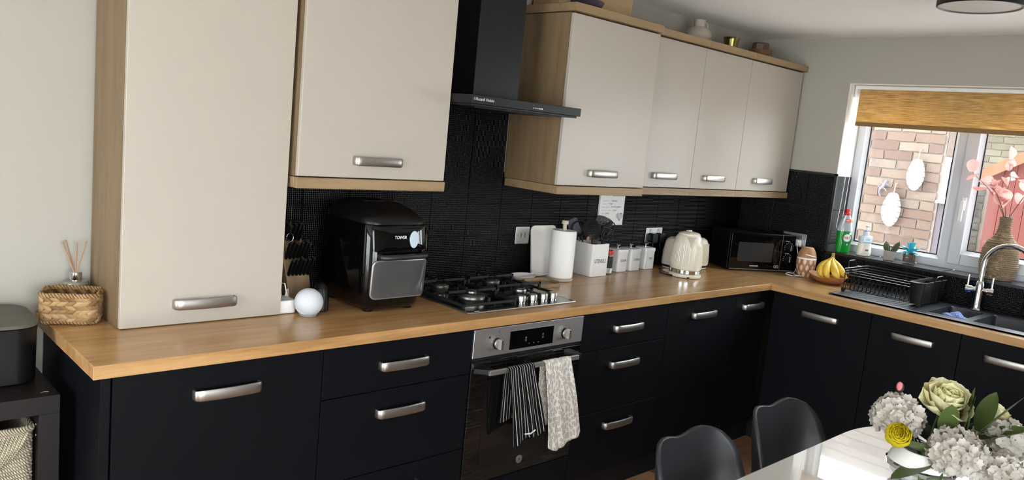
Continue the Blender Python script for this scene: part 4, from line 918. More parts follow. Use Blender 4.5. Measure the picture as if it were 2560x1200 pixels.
# 5 pasta server
b, tp = (2.465, -.105, zb), (2.500, -.122, 1.094); t = utensil('pasta_server', 'black pasta server with prongs standing in the white tin', b, tp); obj('handle', stick(b, tp), m_sil, t)
Pp = head_frame(tp, b, cam_dir)
obj('head', MB().grid(lambda u, v: Pp((u * 2 - 1) * (.013 + .020 * math.sin(PI * min(1, v * 1.1) * .6)), v * .07 - .008, -.012 * math.sin(PI * v) * (1 - (u * 2 - 1) ** 2) + .004), 14, 14, skip=lambda i, j: 5 < i < 8 and 5 < j < 8), m_sil, t, solid=.003)
for i in range(4):
    for s in (-1, 1): obj('prong', MB().tube([Pp(s * .024, .012 + i * .013, .003), Pp(s * .028, .016 + i * .014, .012), Pp(s * .027, .020 + i * .014, .020)], [.003, .0025, .0015], 6), m_sil, t)
# 6 balloon whisk
b, tp = (2.42, -.10, zb), (2.500, -.112, 1.068); t = utensil('balloon_whisk', 'balloon whisk with dark wires leaning out of the white tin', b, tp); obj('handle', stick(b, tp, .007, .006), m_sil, t)
Pw = head_frame(tp, b, (-.5, -.85, .2))
for k in range(5):
    a = PI * k / 5; obj('wire', MB().tube([Pw(.030 * math.sin(q) * math.cos(a), .125 * (1 - math.cos(q)) / 2 * 1.0, .026 * math.sin(q) * math.sin(a)) for q in [2 * PI * i / 26 for i in range(26)]], .0013, 5, True), mat('dark_wire', (40, 40, 42), .35, .6), t)
# 7 grey tongs arm
b, tp = (2.44, -.07, zb), (2.585, -.075, 1.140); t = utensil('steel_spatula_handle', 'slim grey handle slanting out of the white tin over the sugar tin', b, tp); obj('handle', MB().tube([b, (2.502, -.073, 1.080), tp], [.004, .006, .0075], 10, flat=.5), mat('mid_grey_silicone', (120, 122, 126), .45), t)
obj('tip', MB().ball(tp, (.007, .004, .007), 10, 8), MATS['mid_grey_silicone'], t)
# 8 solid turner corner behind
b, tp = (2.40, -.045, zb), (2.540, -.045, 1.108); t = utensil('solid_turner', 'plain black turner standing behind the slotted turner in the white tin', b, tp); obj('handle', stick(b, tp), m_sil, t)
Ps = head_frame(tp, b, (-.6, -.78, .1)); obj('blade', MB().grid(lambda u, v: Ps((u * 2 - 1) * .034, v * .075 - .004, .006 * v), 6, 6), m_sil, t, solid=.002)
# 9 wooden spoon
b, tp = (2.405, -.095, zb), (2.388, -.110, 1.095); t = utensil('wooden_spoon', 'short tan wooden spoon against the side of the white tin', b, tp); obj('handle', stick(b, tp), m_reed, t); obj('bowl', MB().ball(tp, (.011, .005, .014), 14, 8), m_reed, t)
# 10 ladle two + peeler-like fork
b, tp = (2.43, -.125, zb), (2.415, -.135, 1.075); t = utensil('black_fork', 'short black serving fork in front of the slotted spoon in the white tin', b, tp); obj('handle', stick(b, tp, .004, .004), m_sil, t)
Pf = head_frame(tp, b, cam_dir)
obj('head', MB().prism(rrect(-.014, .014, -.004, .022, .008), -.0015, .0015).xf(Matrix([[Vector(Pf(1, 0, 0))[i] - tp[i], Vector(Pf(0, 1, 0))[i] - tp[i], Vector(Pf(0, 0, 1))[i] - tp[i], tp[i]] for i in range(3)] + [[0, 0, 0, 1]])), m_sil, t)
for i in range(4): obj('tine', MB().tube([Pf(-.0115 + i * .0077, .018, 0), Pf(-.0115 + i * .0077, .045, .002)], .0018, 6), m_sil, t)

sj = thing('spice_jar', 'slim glass spice jar with red cap between the utensil tin and sugar tin', 'jar', (2.566, -.115, H))
jc = (2.566, -.115, H)
obj('glass', MB().lathe([(.018, .001), (.0195, .004), (.0195, .100), (.017, .106)], jc, 24), mat('pepper_glass', (120, 116, 112), .12, spec=.6), sj)
obj('label_band', MB().lathe([(.0198, .035), (.0198, .094)], jc, 24, caps=False), mat('black_label', (24, 23, 24), .5), sj)
obj('barcode', MB().lathe([(.0199, .008), (.0199, .032)], jc, 24, caps=False), m_white, sj)
for i in range(6):
    a = -2.6 + i * .12; obj('bar', MB().box((jc[0] + .0201 * math.cos(a) - .0006, jc[1] + .0201 * math.sin(a) - .0002, H + .010), (jc[0] + .0201 * math.cos(a) + .0006, jc[1] + .0201 * math.sin(a) + .0002, H + .030)), m_print, sj, smooth=0)
obj('cap', MB().lathe([(.0205, .104), (.021, .107), (.021, .122), (.019, .125), (.001, .125)], jc, 24), mat('red_cap', (196, 44, 36), .4), sj)

def canister(x0, x1, y0, word, tw, label):
    t = thing('storage_tin', label, 'tin', ((x0 + x1) / 2, -.055, H), 'lettered storage tins'); y1 = -.012; zt = H + .106
    obj('tin', MB().loft([[(x, y, z) for x, y in rrect(x0 + e, x1 - e, y0 + e, y1 - e, .010, 4)] for e, z in ((.002, H + .001), (0, H + .003), (0, zt))]), m_enamel, t)
    ld = obj('lid', MB().loft([[(x, y, z) for x, y in rrect(x0 + e, x1 - e, y0 + e, y1 - e, .011, 4)] for e, z in ((-.0018, zt - .006), (-.0022, zt), (-.0022, zt + .010), (-.001, zt + .013), (.008, zt + .0155), (.03, zt + .0165))]), m_enamel, t)
    c = ((x0 + x1) / 2, (y0 + y1) / 2, zt + .0160)
    obj('lid_knob', MB().lathe([(.010, 0), (.010, .002), (.0045, .004), (.0045, .011), (.0125, .015), (.0135, .019), (.010, .023), (.001, .024)], c, 24), m_chrome, ld)
    text(word, ((x0 + x1) / 2 + .004, y0 - .0006, H + .062), (1, 0, 0), (0, 0, 1), .0125, tw, m_print, t)
canister(2.657, 2.741, -.100, 'SUGAR', .048, 'white enamel storage tin lettered SUGAR with chrome knob lid')
canister(2.768, 2.852, -.100, 'COFFEE', .054, 'white enamel storage tin lettered COFFEE with chrome knob lid')
canister(2.905, 2.989, -.092, 'TEA', .030, 'white enamel storage tin lettered TEA with chrome knob lid')

# kettle: ribbed cream body
kt = thing('electric_kettle', 'cream ribbed electric kettle with chrome band on the worktop', 'kettle', (3.0, -.29, H))
kc = (3.000, -.290, H)
m_ridge = m_cream
def ribbed(prof, c, n=60, amp=.0012, z0=.06, z1=.17, sect=None):
    rings = []
    for r, z in prof:
        ring = []
        for i in range(n * 2):
            a = 2 * PI * i / (n * 2); k = amp if (z0 < z < z1 and i % 2) else 0
            ring.append((c[0] + (r - k) * math.cos(a), c[1] + (r - k) * math.sin(a), c[2] + z))
        rings.append(ring)
    return MB().loft(rings)
body = [(.082, .044), (.0835, .05), (.0845, .062), (.0845, .075), (.083, .12), (.079, .165), (.075, .19), (.070, .208), (.062, .222), (.058, .226)]
obj('power_base', MB().lathe([(.078, .001), (.086, .003), (.088, .010), (.085, .020), (.080, .022)], kc, 40), m_cream, kt)
obj('chrome_band', MB().lathe([(.081, .022), (.0845, .024), (.0850, .042), (.082, .0445)], kc, 40), m_chrome, kt)
obj('body', ribbed(body, kc, 56, .0016, .055, .2), m_cream, kt, smooth=25)
obj('lid', MB().lathe([(.058, .226), (.0575, .232), (.050, .238), (.03, .242), (.001, .243)], kc, 40), m_cream, kt)
obj('lid_tab', MB().prism(rrect(-.016, .016, -.010, .010, .005), .240, .248).xf(T(kc[0] + .02, kc[1] + .018, H)), m_cream, kt, bevel=.002)
sd = Vector((-.66, -.75, 0)).normalized(); ss = Vector((-sd.y, sd.x, 0)); K0 = Vector(kc)
def kp(f, s, z): return tuple(K0 + sd * f + ss * s + Vector((0, 0, z)))
obj('spout', MB().add([kp(.060, -.028, .220), kp(.104, -.004, .214), kp(.104, .004, .214), kp(.060, .028, .220), kp(.070, -.020, .185), kp(.078, -.003, .158), kp(.078, .003, .158), kp(.070, .020, .185), kp(.050, 0, .19)], [(0, 1, 2, 3), (0, 4, 5, 1), (1, 5, 6, 2), (2, 6, 7, 3), (4, 8, 7, 6, 5), (0, 3, 7, 8, 4)]), m_cream, kt, bevel=.003)
obj('handle', MB().tube([kp(-.058, 0, .222), kp(-.095, 0, .225), kp(-.118, 0, .20), kp(-.118, 0, .13), kp(-.105, 0, .08), kp(-.082, 0, .062)], .011, 12), m_cream, kt)
obj('switch_notch', MB().box(kp(.083, -.012, .004), kp(.088, .004, .010)), m_bmat, kt)
tag(obj('kettle_cable', MB().tube([(2.920, -.275, H + .006), (2.905, -.24, H + .005), (2.93, -.18, H + .004), (2.985, -.145, H + .004), (3.02, -.12, H + .004), (3.03, -.10, H + .004)], .0036, 8), m_bplast), 'black kettle cable lying on the worktop between tea tin and kettle', 'cable')
tag(obj('cable_tidy', MB().lathe([(.040, .001), (.043, .003), (.043, .008), (.036, .010), (.001, .010)], (3.035, -.175, H), 28), m_cream), 'flat round cream cable disc on the worktop behind the kettle', 'disc')
# toaster
to = thing('toaster', 'cream ribbed toaster standing behind the kettle', 'toaster', (3.17, -.12, H))
q0, q1, r0, r1 = 3.085, 3.385, -.205, -.045
obj('body', MB().loft([[(x, y, H + z) for x, y in rrect(q0 + e, q1 - e, r0 + e, r1 - e, .05, 8)] for e, z in ((.002, .024), (0, .03), (.002, .10), (.008, .15), (.014, .168), (.024, .178), (.04, .182))]), m_cream, to)
for i in range(26):
    x = 3.115 + i * .0093; obj('rib', MB().tube([(x, r0 - .0004, H + .035), (x, r0 + .0016, H + .10), (x, r0 + .0076, H + .15)], .0022, 6), m_cream, to)
obj('base', MB().loft([[(x, y, H + z) for x, y in rrect(q0 + e, q1 - e, r0 + e, r1 - e, .05, 8)] for e, z in ((.010, .001), (.006, .004), (.004, .012), (.004, .0125))]), m_cream, to)
obj('black_band', MB().loft([[(x, y, H + z) for x, y in rrect(q0 + .003, q1 - .003, r0 + .003, r1 - .003, .05, 8)] for z in (.0126, .0238)]), m_bplast, to)
for y in (-.155, -.095): obj('slot', MB().prism(rrect(3.14, 3.33, y - .014, y + .014, .006), H + .1822, H + .1835), m_bmat, to)
obj('lever', MB().box((q1 - .006, -.14, H + .12), (q1 + .014, -.11, H + .132)), m_chrome, to, bevel=.002)

# microwave, turned across the corner --------------------------------
mw = thing('microwave', 'black microwave oven with two dials standing across the corner', 'microwave', (0, 0, 0))
mW, mH, mD = .440, .226, .215
obj('case', MB().box((0, .014, .010), (mW, mD, mH)), mat('black_case', (15, 15, 16), .35), mw, bevel=.004)
obj('front_panel', MB().prism(rrect(0, mW, .010, mH, .006), -.006, .0135, 'y'), m_bgloss, mw, bevel=.002)
mwd = obj('door_window', MB().prism(rrect(.050, .290, .058, .172, .008), -.0072, -.0058, 'y'), mat('microwave_mesh', (44, 44, 47), .18, spec=.5), mw, smooth=0)
obj('door_edge', MB().box((.348, -.0068, .012), (.3495, -.0058, mH - .002)), m_printg, mw, smooth=0)
obj('lower_edge', MB().box((.004, -.0072, .010), (mW - .004, -.0058, .014)), mat('dark_grey_edge', (110, 110, 112), .3), mw, smooth=0)
for z, r in ((.152, .021), (.084, .021)):
    kn = obj('dial', MB().lathe([(r, .006), (r, .012), (r * .86, .024), (r * .8, .026), (.001, .026)], (.398, 0, z), 32, ax='y'), m_bplast, mw)
    obj('grip', MB().box((.398 - .003, -.0285, z - .017), (.398 + .003, -.0255, z + .017)), m_printg, kn)
    for j in range(10):
        a = -.4 + (PI + .8) * j / 9; obj('dial_mark', MB().box((.398 + .030 * math.cos(a) - .0015, -.0066, z + .030 * math.sin(a) - .0015), (.398 + .030 * math.cos(a) + .0015, -.0060, z + .030 * math.sin(a) + .0015)), m_printw, mw, smooth=0)
text('power', (.385, -.0064, .190), (1, 0, 0), (0, 0, 1), .005, .026, m_printw, mw); text('minutes', (.388, -.0064, .118), (1, 0, 0), (0, 0, 1), .005, .03, m_printw, mw)
text('cookworks', (.170, -.0064, .034), (1, 0, 0), (0, 0, 1), .009, .058, m_printw, mw, bold=.02)
for dx in (-.008, .008):
    obj('logo', MB().tube([(.325 + dx + .007 * math.cos(q), -.0064, .034 + .008 * math.sin(q)) for q in [2 * PI * i / 12 for i in range(12)]], .0009, 5, True), m_printw, mw)
for x in (.04, .40):
    for y in (.03, .19): obj('foot', MB().lathe([(.012, .0008), (.013, .003), (.013, .0105)], (x, y, 0), 16), m_bplast, mw)
place(mw, (3.494, -.250, H), math.atan2(-.437, .9))

# aroma diffuser with white leaf pattern
ad = thing('aroma_diffuser', 'egg-shaped wood-effect aroma diffuser with white leaf pattern by the fruit bowl', 'diffuser', (3.845, -.550, H))
ac = (3.845, -.550, H)
def leafwood():
    s = N('diffuser_leaf_pattern'); tc = s.n('ShaderNodeTexCoord'); sx = s.n('ShaderNodeSeparateXYZ'); s.l(tc.outputs['Object'], sx.inputs[0])
    a = s.math('MULTIPLY', s.math('ARCTAN2', sx.outputs[1], sx.outputs[0]), 10 / (2 * PI)); zz = s.math('MULTIPLY', sx.outputs[2], 26)
    row = s.math('FLOOR', zz); u = s.math('SUBTRACT', s.math('FRACT', s.math('ADD', a, s.math('MULTIPLY', row, .5))), .5); v = s.math('FRACT', zz)
    wv = s.math('MULTIPLY', s.math('SINE', s.math('MULTIPLY', v, PI)), .26); k = s.math('LESS_THAN', s.math('ABSOLUTE', u), wv)
    f = s.noise(s.coords('Object', (60, 60, 4)), 2, 3)
    wd = s.ramp(f, [(.3, (146, 98, 66)), (.7, (184, 134, 98))])
    s.set(col=s.mix(k, wd, (222, 196, 176)), rough=.45); return s.m
prof = [(.036, .001), (.040, .004), (.048, .03), (.0535, .06), (.0555, .085), (.055, .108)]
obj('patterned_body', MB().lathe(prof, ac, 36), leafwood(), ad)
obj('white_band', MB().lathe([(.055, .108), (.0555, .110), (.0545, .117), (.054, .118)], ac, 36), m_white, ad)
obj('upper_body', MB().lathe([(.054, .118), (.051, .134), (.046, .150), (.038, .166), (.032, .175)], ac, 36), wood('diffuser_wood', [(.3, (150, 102, 70)), (.7, (186, 136, 100))], 'z', 2), ad)
obj('opening', MB().lathe([(.032, .175), (.028, .178), (.001, .178)], ac, 30), mat('tan_top', (196, 160, 128), .5), ad)
obj('light_strip', MB().grid(lambda u, v: (ac[0] + (.0535 - .006 * v - .0 + .0012) * math.cos(-2.9 + 1.7 * u), ac[1] + (.0535 - .006 * v + .0012) * math.sin(-2.9 + 1.7 * u), H + .136 - .012 * u + .005 * v), 14, 2), m_white, ad, solid=.001)
tag(obj('charging_cable', MB().tube([(3.775 + .028 * math.sin(2 * q) * .9 + .0 * q, -.520 + .045 * math.cos(q), H + .0035 + .012 * abs(math.sin(q * .5 + .8))) for q in [2 * PI * i / 40 for i in range(40)]], .0024, 6, True), m_white), 'coiled thin white charging cable on the worktop before the microwave', 'cable')
# fruit bowl and bananas
fb = thing('fruit_bowl', 'shallow irregular wooden bowl on the worktop holding bananas', 'bowl', (3.80, -.72, H))
fc = (3.800, -.715)
def bowl_ring(s, z, n=36):
    return [(fc[0] + (.095 * s) * math.cos(a) * 1.0 + .0, fc[1] + (.108 * s + .006 * math.cos(3 * a)) * math.sin(a), H + z + (.008 * s * s * math.cos(2 * a + PI) if z > .02 else 0)) for a in [2 * PI * i / n for i in range(n)]]
obj('bowl', MB().loft([bowl_ring(s, z) for s, z in ((.45, .001), (.55, .003), (.78, .018), (.93, .034), (1.0, .044), (.98, .046), (.88, .036), (.70, .020), (.45, .009), (.02, .008))]), wood('teak_bowl', [(.3, (140, 84, 44)), (.55, (176, 116, 66)), (.8, (200, 144, 92))], 'y', 1.4, .5), fb)
bn = thing('banana_bunch', 'bunch of ripe yellow bananas in the wooden bowl', 'bananas', (3.80, -.72, H + .015))
def banana_mat():
    s = N('banana_skin'); f = s.noise(s.coords('Object', (14, 14, 14)), 3, 4); g = s.noise(s.coords(), 60, 2)
    c = s.ramp(f, [(.3, (206, 160, 44)), (.55, (232, 196, 72)), (.8, (238, 212, 104))]); k = s.math('GREATER_THAN', g, .74)
    s.set(col=s.mix(k, c, (110, 74, 34)), rough=.45); return s.m
m_ban = banana_mat(); m_bst = mat('banana_stalk', (150, 140, 60), .6, var=.2)
top = Vector((3.815, -.715, H + .150))
tips = [((3.775, -.672, .080), (3.790, -.690, .034)), ((3.748, -.690, .080), (3.748, -.712, .034)), ((3.740, -.722, .082), (3.742, -.752, .036)), ((3.760, -.762, .080), (3.770, -.795, .040)), ((3.800, -.775, .088), (3.820, -.812, .048))]
for m1, e in tips:
    M1 = Vector((m1[0], m1[1], H + m1[2])); E = Vector((e[0], e[1], H + e[2])); pts = []
    C1 = M1 * 2 - (top + E) * .5
    for i in range(15): k = i / 14; pts.append(top * (1 - k) ** 2 + C1 * 2 * k * (1 - k) + E * k * k)
    rad = [.006, .006, .009, .014, .0185, .0208, .0218, .022, .0218, .021, .019, .016, .011, .0065, .0038]
    bb_ = obj('banana', MB().tube(pts, rad, 7), m_ban, bn, smooth=60)
    obj('tip', MB().tube([pts[-1], pts[-1] + (pts[-1] - pts[-2]).normalized() * .006], .0036, 6), mat('banana_tip', (60, 46, 28), .8), bb_)
obj('stalk', MB().tube([top + Vector((0, 0, -.012)), top + Vector((.002, 0, .012)), top + Vector((.004, .002, .022))], [.011, .009, .010], 10), m_bst, bn)
obj('stalk_end', MB().tube([top + Vector((.004, .002, .022)), top + Vector((.0045, .002, .024))], .0095, 10), MATS['banana_tip'], bn)

# ================================================================== SINK, TAP, DISH RACK
m_gran = mat('black_granite_composite', (46, 48, 54), .38, var=.12, nscale=300, bump=.1, bscale=700)
sk = thing('sink', 'black composite sink with drainer and one and a half bowls', 'sink', (3.69, -1.39, H - .17))
x0, x1, y0, y1 = SK['x0'], SK['x1'], SK['y0'], SK['y1']; z = H + .0006; zt = H + .0075
mb = MB()
mb.box((x0, -1.34, z), (3.53, y1, zt)).box((3.868, -1.34, z), (x1, y1, zt)).box((3.53, -1.34, z), (3.868, -1.348, zt)).box((3.53, -1.510, z), (3.868, -1.547, zt)).box((3.53, -1.852, z), (3.868, y1, zt))
mb.box((x0, y0, z), (x1, -1.34, zt))
obj('rim', mb, m_gran, sk, bevel=.0)
obj('raised_edge', MB().loft([[(x, y, H + h) for x, y in rrect(x0 + e, x1 - e, y1 + e, y0 - e, .02, 4)] for e, h in ((0, .0005), (0, .008), (.003, .0095), (.012, .0095), (.016, .0078))], False), m_gran, sk)
for i in range(12):
    yy = y0 - .045 - i * .030; obj('drainer_ridge', MB().box((3.495, yy, zt - .001), (3.83, yy - .012, zt + .002)), m_gran, sk, bevel=.0015)
for bx0_, bx1_, by0_, by1_ in BOWL:
    dp = .10 if by0_ > -1.5 else .16
    b_ = obj('bowl', MB().loft([[(x, y, zz) for x, y in rrect(bx0_ + e, bx1_ - e, by1_ + e, by0_ - e, .025, 5)] for e, zz in ((-.004, zt + .0002), (.001, zt - .004), (.006, H - dp + .03), (.022, H - dp + .004), (.03, H - dp + .002), (.03, H - dp - .003), (.0, H - dp + .02), (-.005, H - .001))], False, True).prism(rrect(bx0_ + .028, bx1_ - .028, by1_ + .028, by0_ - .028, .02), H - dp - .003, H - dp + .0025), m_gran, sk)
    obj('waste', MB().lathe([(.03, .0), (.03, .002), (.022, .003), (.001, .001)], ((bx0_ + bx1_) / 2, (by0_ + by1_) / 2, H - dp + .003), 24), m_chrome, b_)
tp_ = thing('mixer_tap', 'tall chrome mixer tap with swan neck spout behind the sink', 'tap', (3.895, -1.455, H + .008))
tc = (3.896, -1.452); zt2 = zt + .0004
obj('body', MB().lathe([(.026, 0), (.027, .003), (.024, .008), (.0215, .014), (.0205, .10), (.0205, .135), (.016, .145), (.0135, .150)], (tc[0], tc[1], zt2), 32), m_chrome, tp_)
sdir = Vector((-.12, -.99, 0)).normalized()
pts = [Vector((tc[0], tc[1], H + .150)), Vector((tc[0], tc[1], H + .225))]
Rn = .118
for i in range(1, 17):
    a = PI * 1.02 * i / 16; pts.append(Vector((tc[0], tc[1], H + .240)) + sdir * (Rn - Rn * math.cos(a)) + Vector((0, 0, Rn * math.sin(a))))
pts.append(pts[-1] + Vector((0, 0, -.04)))
obj('spout', MB().tube(pts, .0125, 16), m_chrome, tp_, smooth=60)
ld = Vector((.25, -.97, 0)).normalized()
for s, colr in ((1, (210, 160, 60)), (-1, (60, 90, 190))):
    a = Vector((tc[0], tc[1], H + .112)); e = a + ld * s * .062
    l = obj('lever_body', MB().tube([a + ld * s * .015, a + ld * s * .03, a + ld * s * .033, e], [.013, .013, .0165, .0165], 18), m_chrome, tp_)
    obj('lever', MB().tube([e - ld * s * .008 + Vector((0, 0, .010)), e - ld * s * .008 + Vector((0, 0, .072))], .0058, 12), m_chrome, l)
    obj('colour_mark', MB().tube([e - ld * s * .026 + Vector((-.001, 0, -.0162)), e - ld * s * .004 + Vector((-.001, 0, -.0162))], .0022, 6), mat('mark_%d' % s, colr, .4), l)
def cloth_blue():
    s = N('blue_dishcloth'); vo = s.n('ShaderNodeTexVoronoi'); vo.inputs['Scale'].default_value = 260; s.l(s.coords(), vo.inputs['Vector']); k = s.math('LESS_THAN', vo.outputs['Distance'], .52)
    s.set(col=s.mix(k, (176, 194, 230), (52, 92, 200)), rough=.9); return s.m
BX = BOWL[0]
def cfn(u, v):
    x = 3.610 + .17 * u; y = -1.375 - .10 * v; h = .020 * math.exp(-((u - .45) ** 2 * 4 + (v - .4) ** 2 * 3)) * (1 + .8 * abs(math.sin(u * 5 + v * 4))) + .008 * math.sin(u * 9) * math.sin(v * 7)
    return (x, y, H - .072 + max(0, .045 + h) * (1 - .35 * (abs(u - .5) * 2) ** 3))
tag(obj('dishcloth', MB().grid(cfn, 30, 24), cloth_blue(), solid=.0025, smooth=35), 'crumpled blue and white dishcloth in the half sink bowl', 'cloth')

# dish rack -----------------------------------------------------------
dk = thing('dish_rack', 'black wire dish rack with cutlery box on the sink drainer', 'dish rack', (3.74, -1.08, H + .01))
rx0, rx1, ry0, ry1 = 3.585, 3.885, -.885, -1.290; zf = H + .022; zr = H + .128
m_wire = mat('black_wire', (18, 18, 20), .28, spec=.6)
for i, (z, e) in enumerate(((zr, 0.0), (zr - .014, -.004), (zr - .028, -.008))):
    obj('rim_wire', MB().tube([(x, y, z) for x, y in rrect(rx0 - e * .0 + (-.012 if i == 0 else 0), rx1 + (.012 if i == 0 else 0), ry1, ry0, .03, 5)], .0026, 7, True), m_wire, dk)
for yy in (ry0 + .004, ry1 - .004):
    s = 1 if yy > -1 else -1; xm = (rx0 + rx1) / 2
    obj('carry_handle', MB().tube([(xm - .08, yy, zr), (xm - .055, yy + s * .012, zr + .002), (xm - .045, yy + s * .018, zr + .026), (xm - .03, yy + s * .02, zr + .034), (xm + .03, yy + s * .02, zr + .034), (xm + .045, yy + s * .018, zr + .026), (xm + .055, yy + s * .012, zr + .002), (xm + .08, yy, zr)], .0028, 7), m_wire, dk)
for x in (rx0 + .01, rx1 - .01):
    obj('floor_wire', MB().tube([(x, ry0 - .01, zf), (x, ry1 + .01, zf)], .0024, 6), m_wire, dk)
for i in range(5): x = rx0 + .05 + i * .05; obj('floor_wire', MB().tube([(x, ry0 - .005, zf), (x, ry1 + .06, zf)], .002, 6), m_wire, dk)
n = 15
for i in range(n):
    y = ry0 - .02 - i * .0215; lx = rx0 + .012
    obj('plate_wire', MB().tube([(lx - .004, y, zf), (lx, y - .002, zf + .035), (lx + .006, y - .004, zf + .050), (lx + .020, y - .008, zf + .058), (lx + .034, y - .010, zf + .050), (lx + .036, y - .010, zf + .030), (lx + .038, y - .010, zf), (rx1 - .03, y - .010, zf), (rx1 - .012, y - .010, zf + .03)], .0021, 6), m_wire, dk)
for x, y in ((rx0, ry0 - .012), (rx0, ry0 - .05), (rx1, ry0 - .03), (rx0 + .15, ry0), (rx0 + .08, ry0), (rx1, -1.1), (rx1, -1.2), (rx0 + .22, ry0)):
    obj('upright_wire', MB().tube([(x, y, zr), (x, y, zf + .01), (x + (.01 if x < 3.7 else -.01), y, zf)], .0022, 6), m_wire, dk)
for x in (rx0 + .006, rx1 - .006):
    for y in (ry0 - .012, ry1 + .012): obj('foot', MB().box((x - .009, y - .009, zt + .003), (x + .009, y + .009, zf + .006)), m_bplast, dk, bevel=.002)
obj('cutlery_box', MB().loft([[(x, y, z) for x, y in rrect(rx0 - .006 + e, rx1 + .004 - e, -1.300 + f, -1.225 - f, .008, 3)] for e, f, z in ((.016, .012, zf - .002), (.012, .010, zf), (0, 0, zr + .004), (.003, .003, zr + .005), (.005, .005, zr + .002), (.016, .014, zf + .004))]), m_bplast, dk)
for x in (rx0 + .1, rx0 + .2): obj('box_divider', MB().box((x, -1.297, zf + .01), (x + .002, -1.230, zr - .005)), m_bplast, dk)

# ================================================================== WINDOW SILL
SZ = WZ0 + .0005
def green_liquid():
    s = N('green_liquid'); s.set(col=(20, 168, 58), rough=.12, trans=.35, spec=.5); return s.m
wu = thing('washing_up_bottle', 'green washing-up liquid bottle with red cap on the window sill', 'bottle', (4.02, -.672, SZ))
wc = (4.020, -.672)
WR = Rz(-.55)
def oval_ring(hw, hd, z, c=wc, n=32): return [tuple(T(c[0], c[1], 0) @ WR @ Vector((hw * math.copysign(abs(math.cos(q)) ** .8, math.cos(q)), hd * math.copysign(abs(math.sin(q)) ** .8, math.sin(q)), z))) for q in [2 * PI * i / n for i in range(n)]]
obj('liquid', MB().loft([oval_ring(a, b, SZ + z) for a, b, z in ((.036, .022, .001), (.040, .026, .005), (.042, .028, .03), (.0435, .029, .08), (.044, .029, .128))]), green_liquid(), wu)
obj('clear_upper', MB().loft([oval_ring(a, b, SZ + z) for a, b, z in ((.0442, .0292, .1285), (.042, .028, .15), (.034, .024, .185), (.022, .018, .213), (.016, .015, .222))]), mat('clear_plastic', (206, 216, 220), .1, spec=.6, trans=.6), wu)
obj('cap', MB().lathe([(.0165, .222), (.0175, .224), (.0175, .236), (.012, .240), (.012, .247), (.0155, .249), (.0145, .258), (.001, .259)], (wc[0], wc[1], SZ), 24), mat('red_plastic', (206, 30, 34), .35), wu)
fd = WR @ Vector((0, -1, 0)); sd_ = WR @ Vector((1, 0, 0))
def wpt(a, z, o=.0302): return tuple(Vector((wc[0], wc[1], SZ + z)) + Vector(sd_) * a + Vector(fd) * o)
def disc(cx, cz, r, o, rz=None, n=28): return MB().add([wpt(cx + r * math.cos(2 * PI * i / n), cz + (rz or r) * math.sin(2 * PI * i / n), o) for i in range(n)], [tuple(range(n))])
obj('label', disc(0, .085, .032, .0303, .045), mat('label_green', (22, 122, 54), .4), wu, smooth=0)
obj('label_disc', disc(0, .090, .024, .0306, .022), m_printw, wu, smooth=0)
obj('label_dot', disc(.018, .116, .008, .0306), m_printw, wu, smooth=0)
text('FAIRY', wpt(0, .091, .0310), tuple(sd_), (0, 0, 1), .016, .040, mat('red_print', (176, 40, 34), .5), wu, bold=.01)
obj('neck_label', MB().add([wpt(-.025, .182, .0262), wpt(.025, .182, .0262), wpt(.021, .200, .0222), wpt(-.021, .200, .0222)], [(0, 1, 2, 3)]), mat('label_red', (176, 28, 34), .4), wu, smooth=0)
text('45%', wpt(-.006, .191, .0252), tuple(sd_), (0, 0, 1), .010, .024, m_printw, wu)
obj('neck_flash', MB().add([wpt(.012, .183, .0266), wpt(.023, .183, .0266), wpt(.019, .199, .0228), wpt(.012, .199, .0228)], [(0, 1, 2, 3)]), mat('label_yellow', (232, 176, 40), .4), wu, smooth=0)
obj('label_flower', MB().add([wpt(.006 + .006 * math.cos(q) * (1 if i % 2 else .45), .052 + .008 * math.sin(q) * (1 if i % 2 else .45), .0308) for i, q in enumerate([2 * PI * k / 12 for k in range(12)])], [tuple(range(12))]), m_printw, wu, smooth=0)
# hand soap pump
hs = thing('soap_dispenser', 'white liquid hand soap dispenser with pump on the window sill', 'soap dispenser', (4.045, -.782, SZ))
wc2 = (4.050, -.785); WR = Rz(-.60); fd2 = WR @ Vector((0, -1, 0)); sd2 = WR @ Vector((1, 0, 0))
obj('soap', MB().loft([oval_ring(a, b, SZ + z, wc2) for a, b, z in ((.036, .022, .001), (.041, .026, .006), (.042, .027, .02), (.038, .025, .06), (.036, .024, .072))]), mat('milky_soap', (228, 222, 208), .25), hs)
obj('clear_upper', MB().loft([oval_ring(a, b, SZ + z, wc2) for a, b, z in ((.036, .024, .0724), (.039, .025, .095), (.041, .024, .112), (.036, .020, .118), (.014, .013, .121))]), mat('milky_clear', (222, 228, 230), .15, trans=.5), hs)
obj('pump_collar', MB().lathe([(.0155, .121), (.0165, .123), (.0165, .140), (.0145, .143)], (wc2[0], wc2[1], SZ), 24), mat('pale_blue_plastic', (206, 222, 236), .35), hs)
obj('pump_ring', MB().lathe([(.0125, .143), (.0125, .146), (.006, .147)], (wc2[0], wc2[1], SZ), 24), mat('blue_ring', (48, 84, 190), .4), hs)
obj('pump_head', MB().lathe([(.006, .147), (.006, .168)], (wc2[0], wc2[1], SZ), 14).tube([(wc2[0] + .006, wc2[1] + .008, SZ + .172), (wc2[0], wc2[1], SZ + .174), (wc2[0] - .016, wc2[1] - .022, SZ + .171)], [.006, .009, .0045], 10, flat=.7), m_white, hs)
def spt(a, z, o): return tuple(Vector((wc2[0], wc2[1], SZ + z)) + Vector(sd2) * a + Vector(fd2) * o)
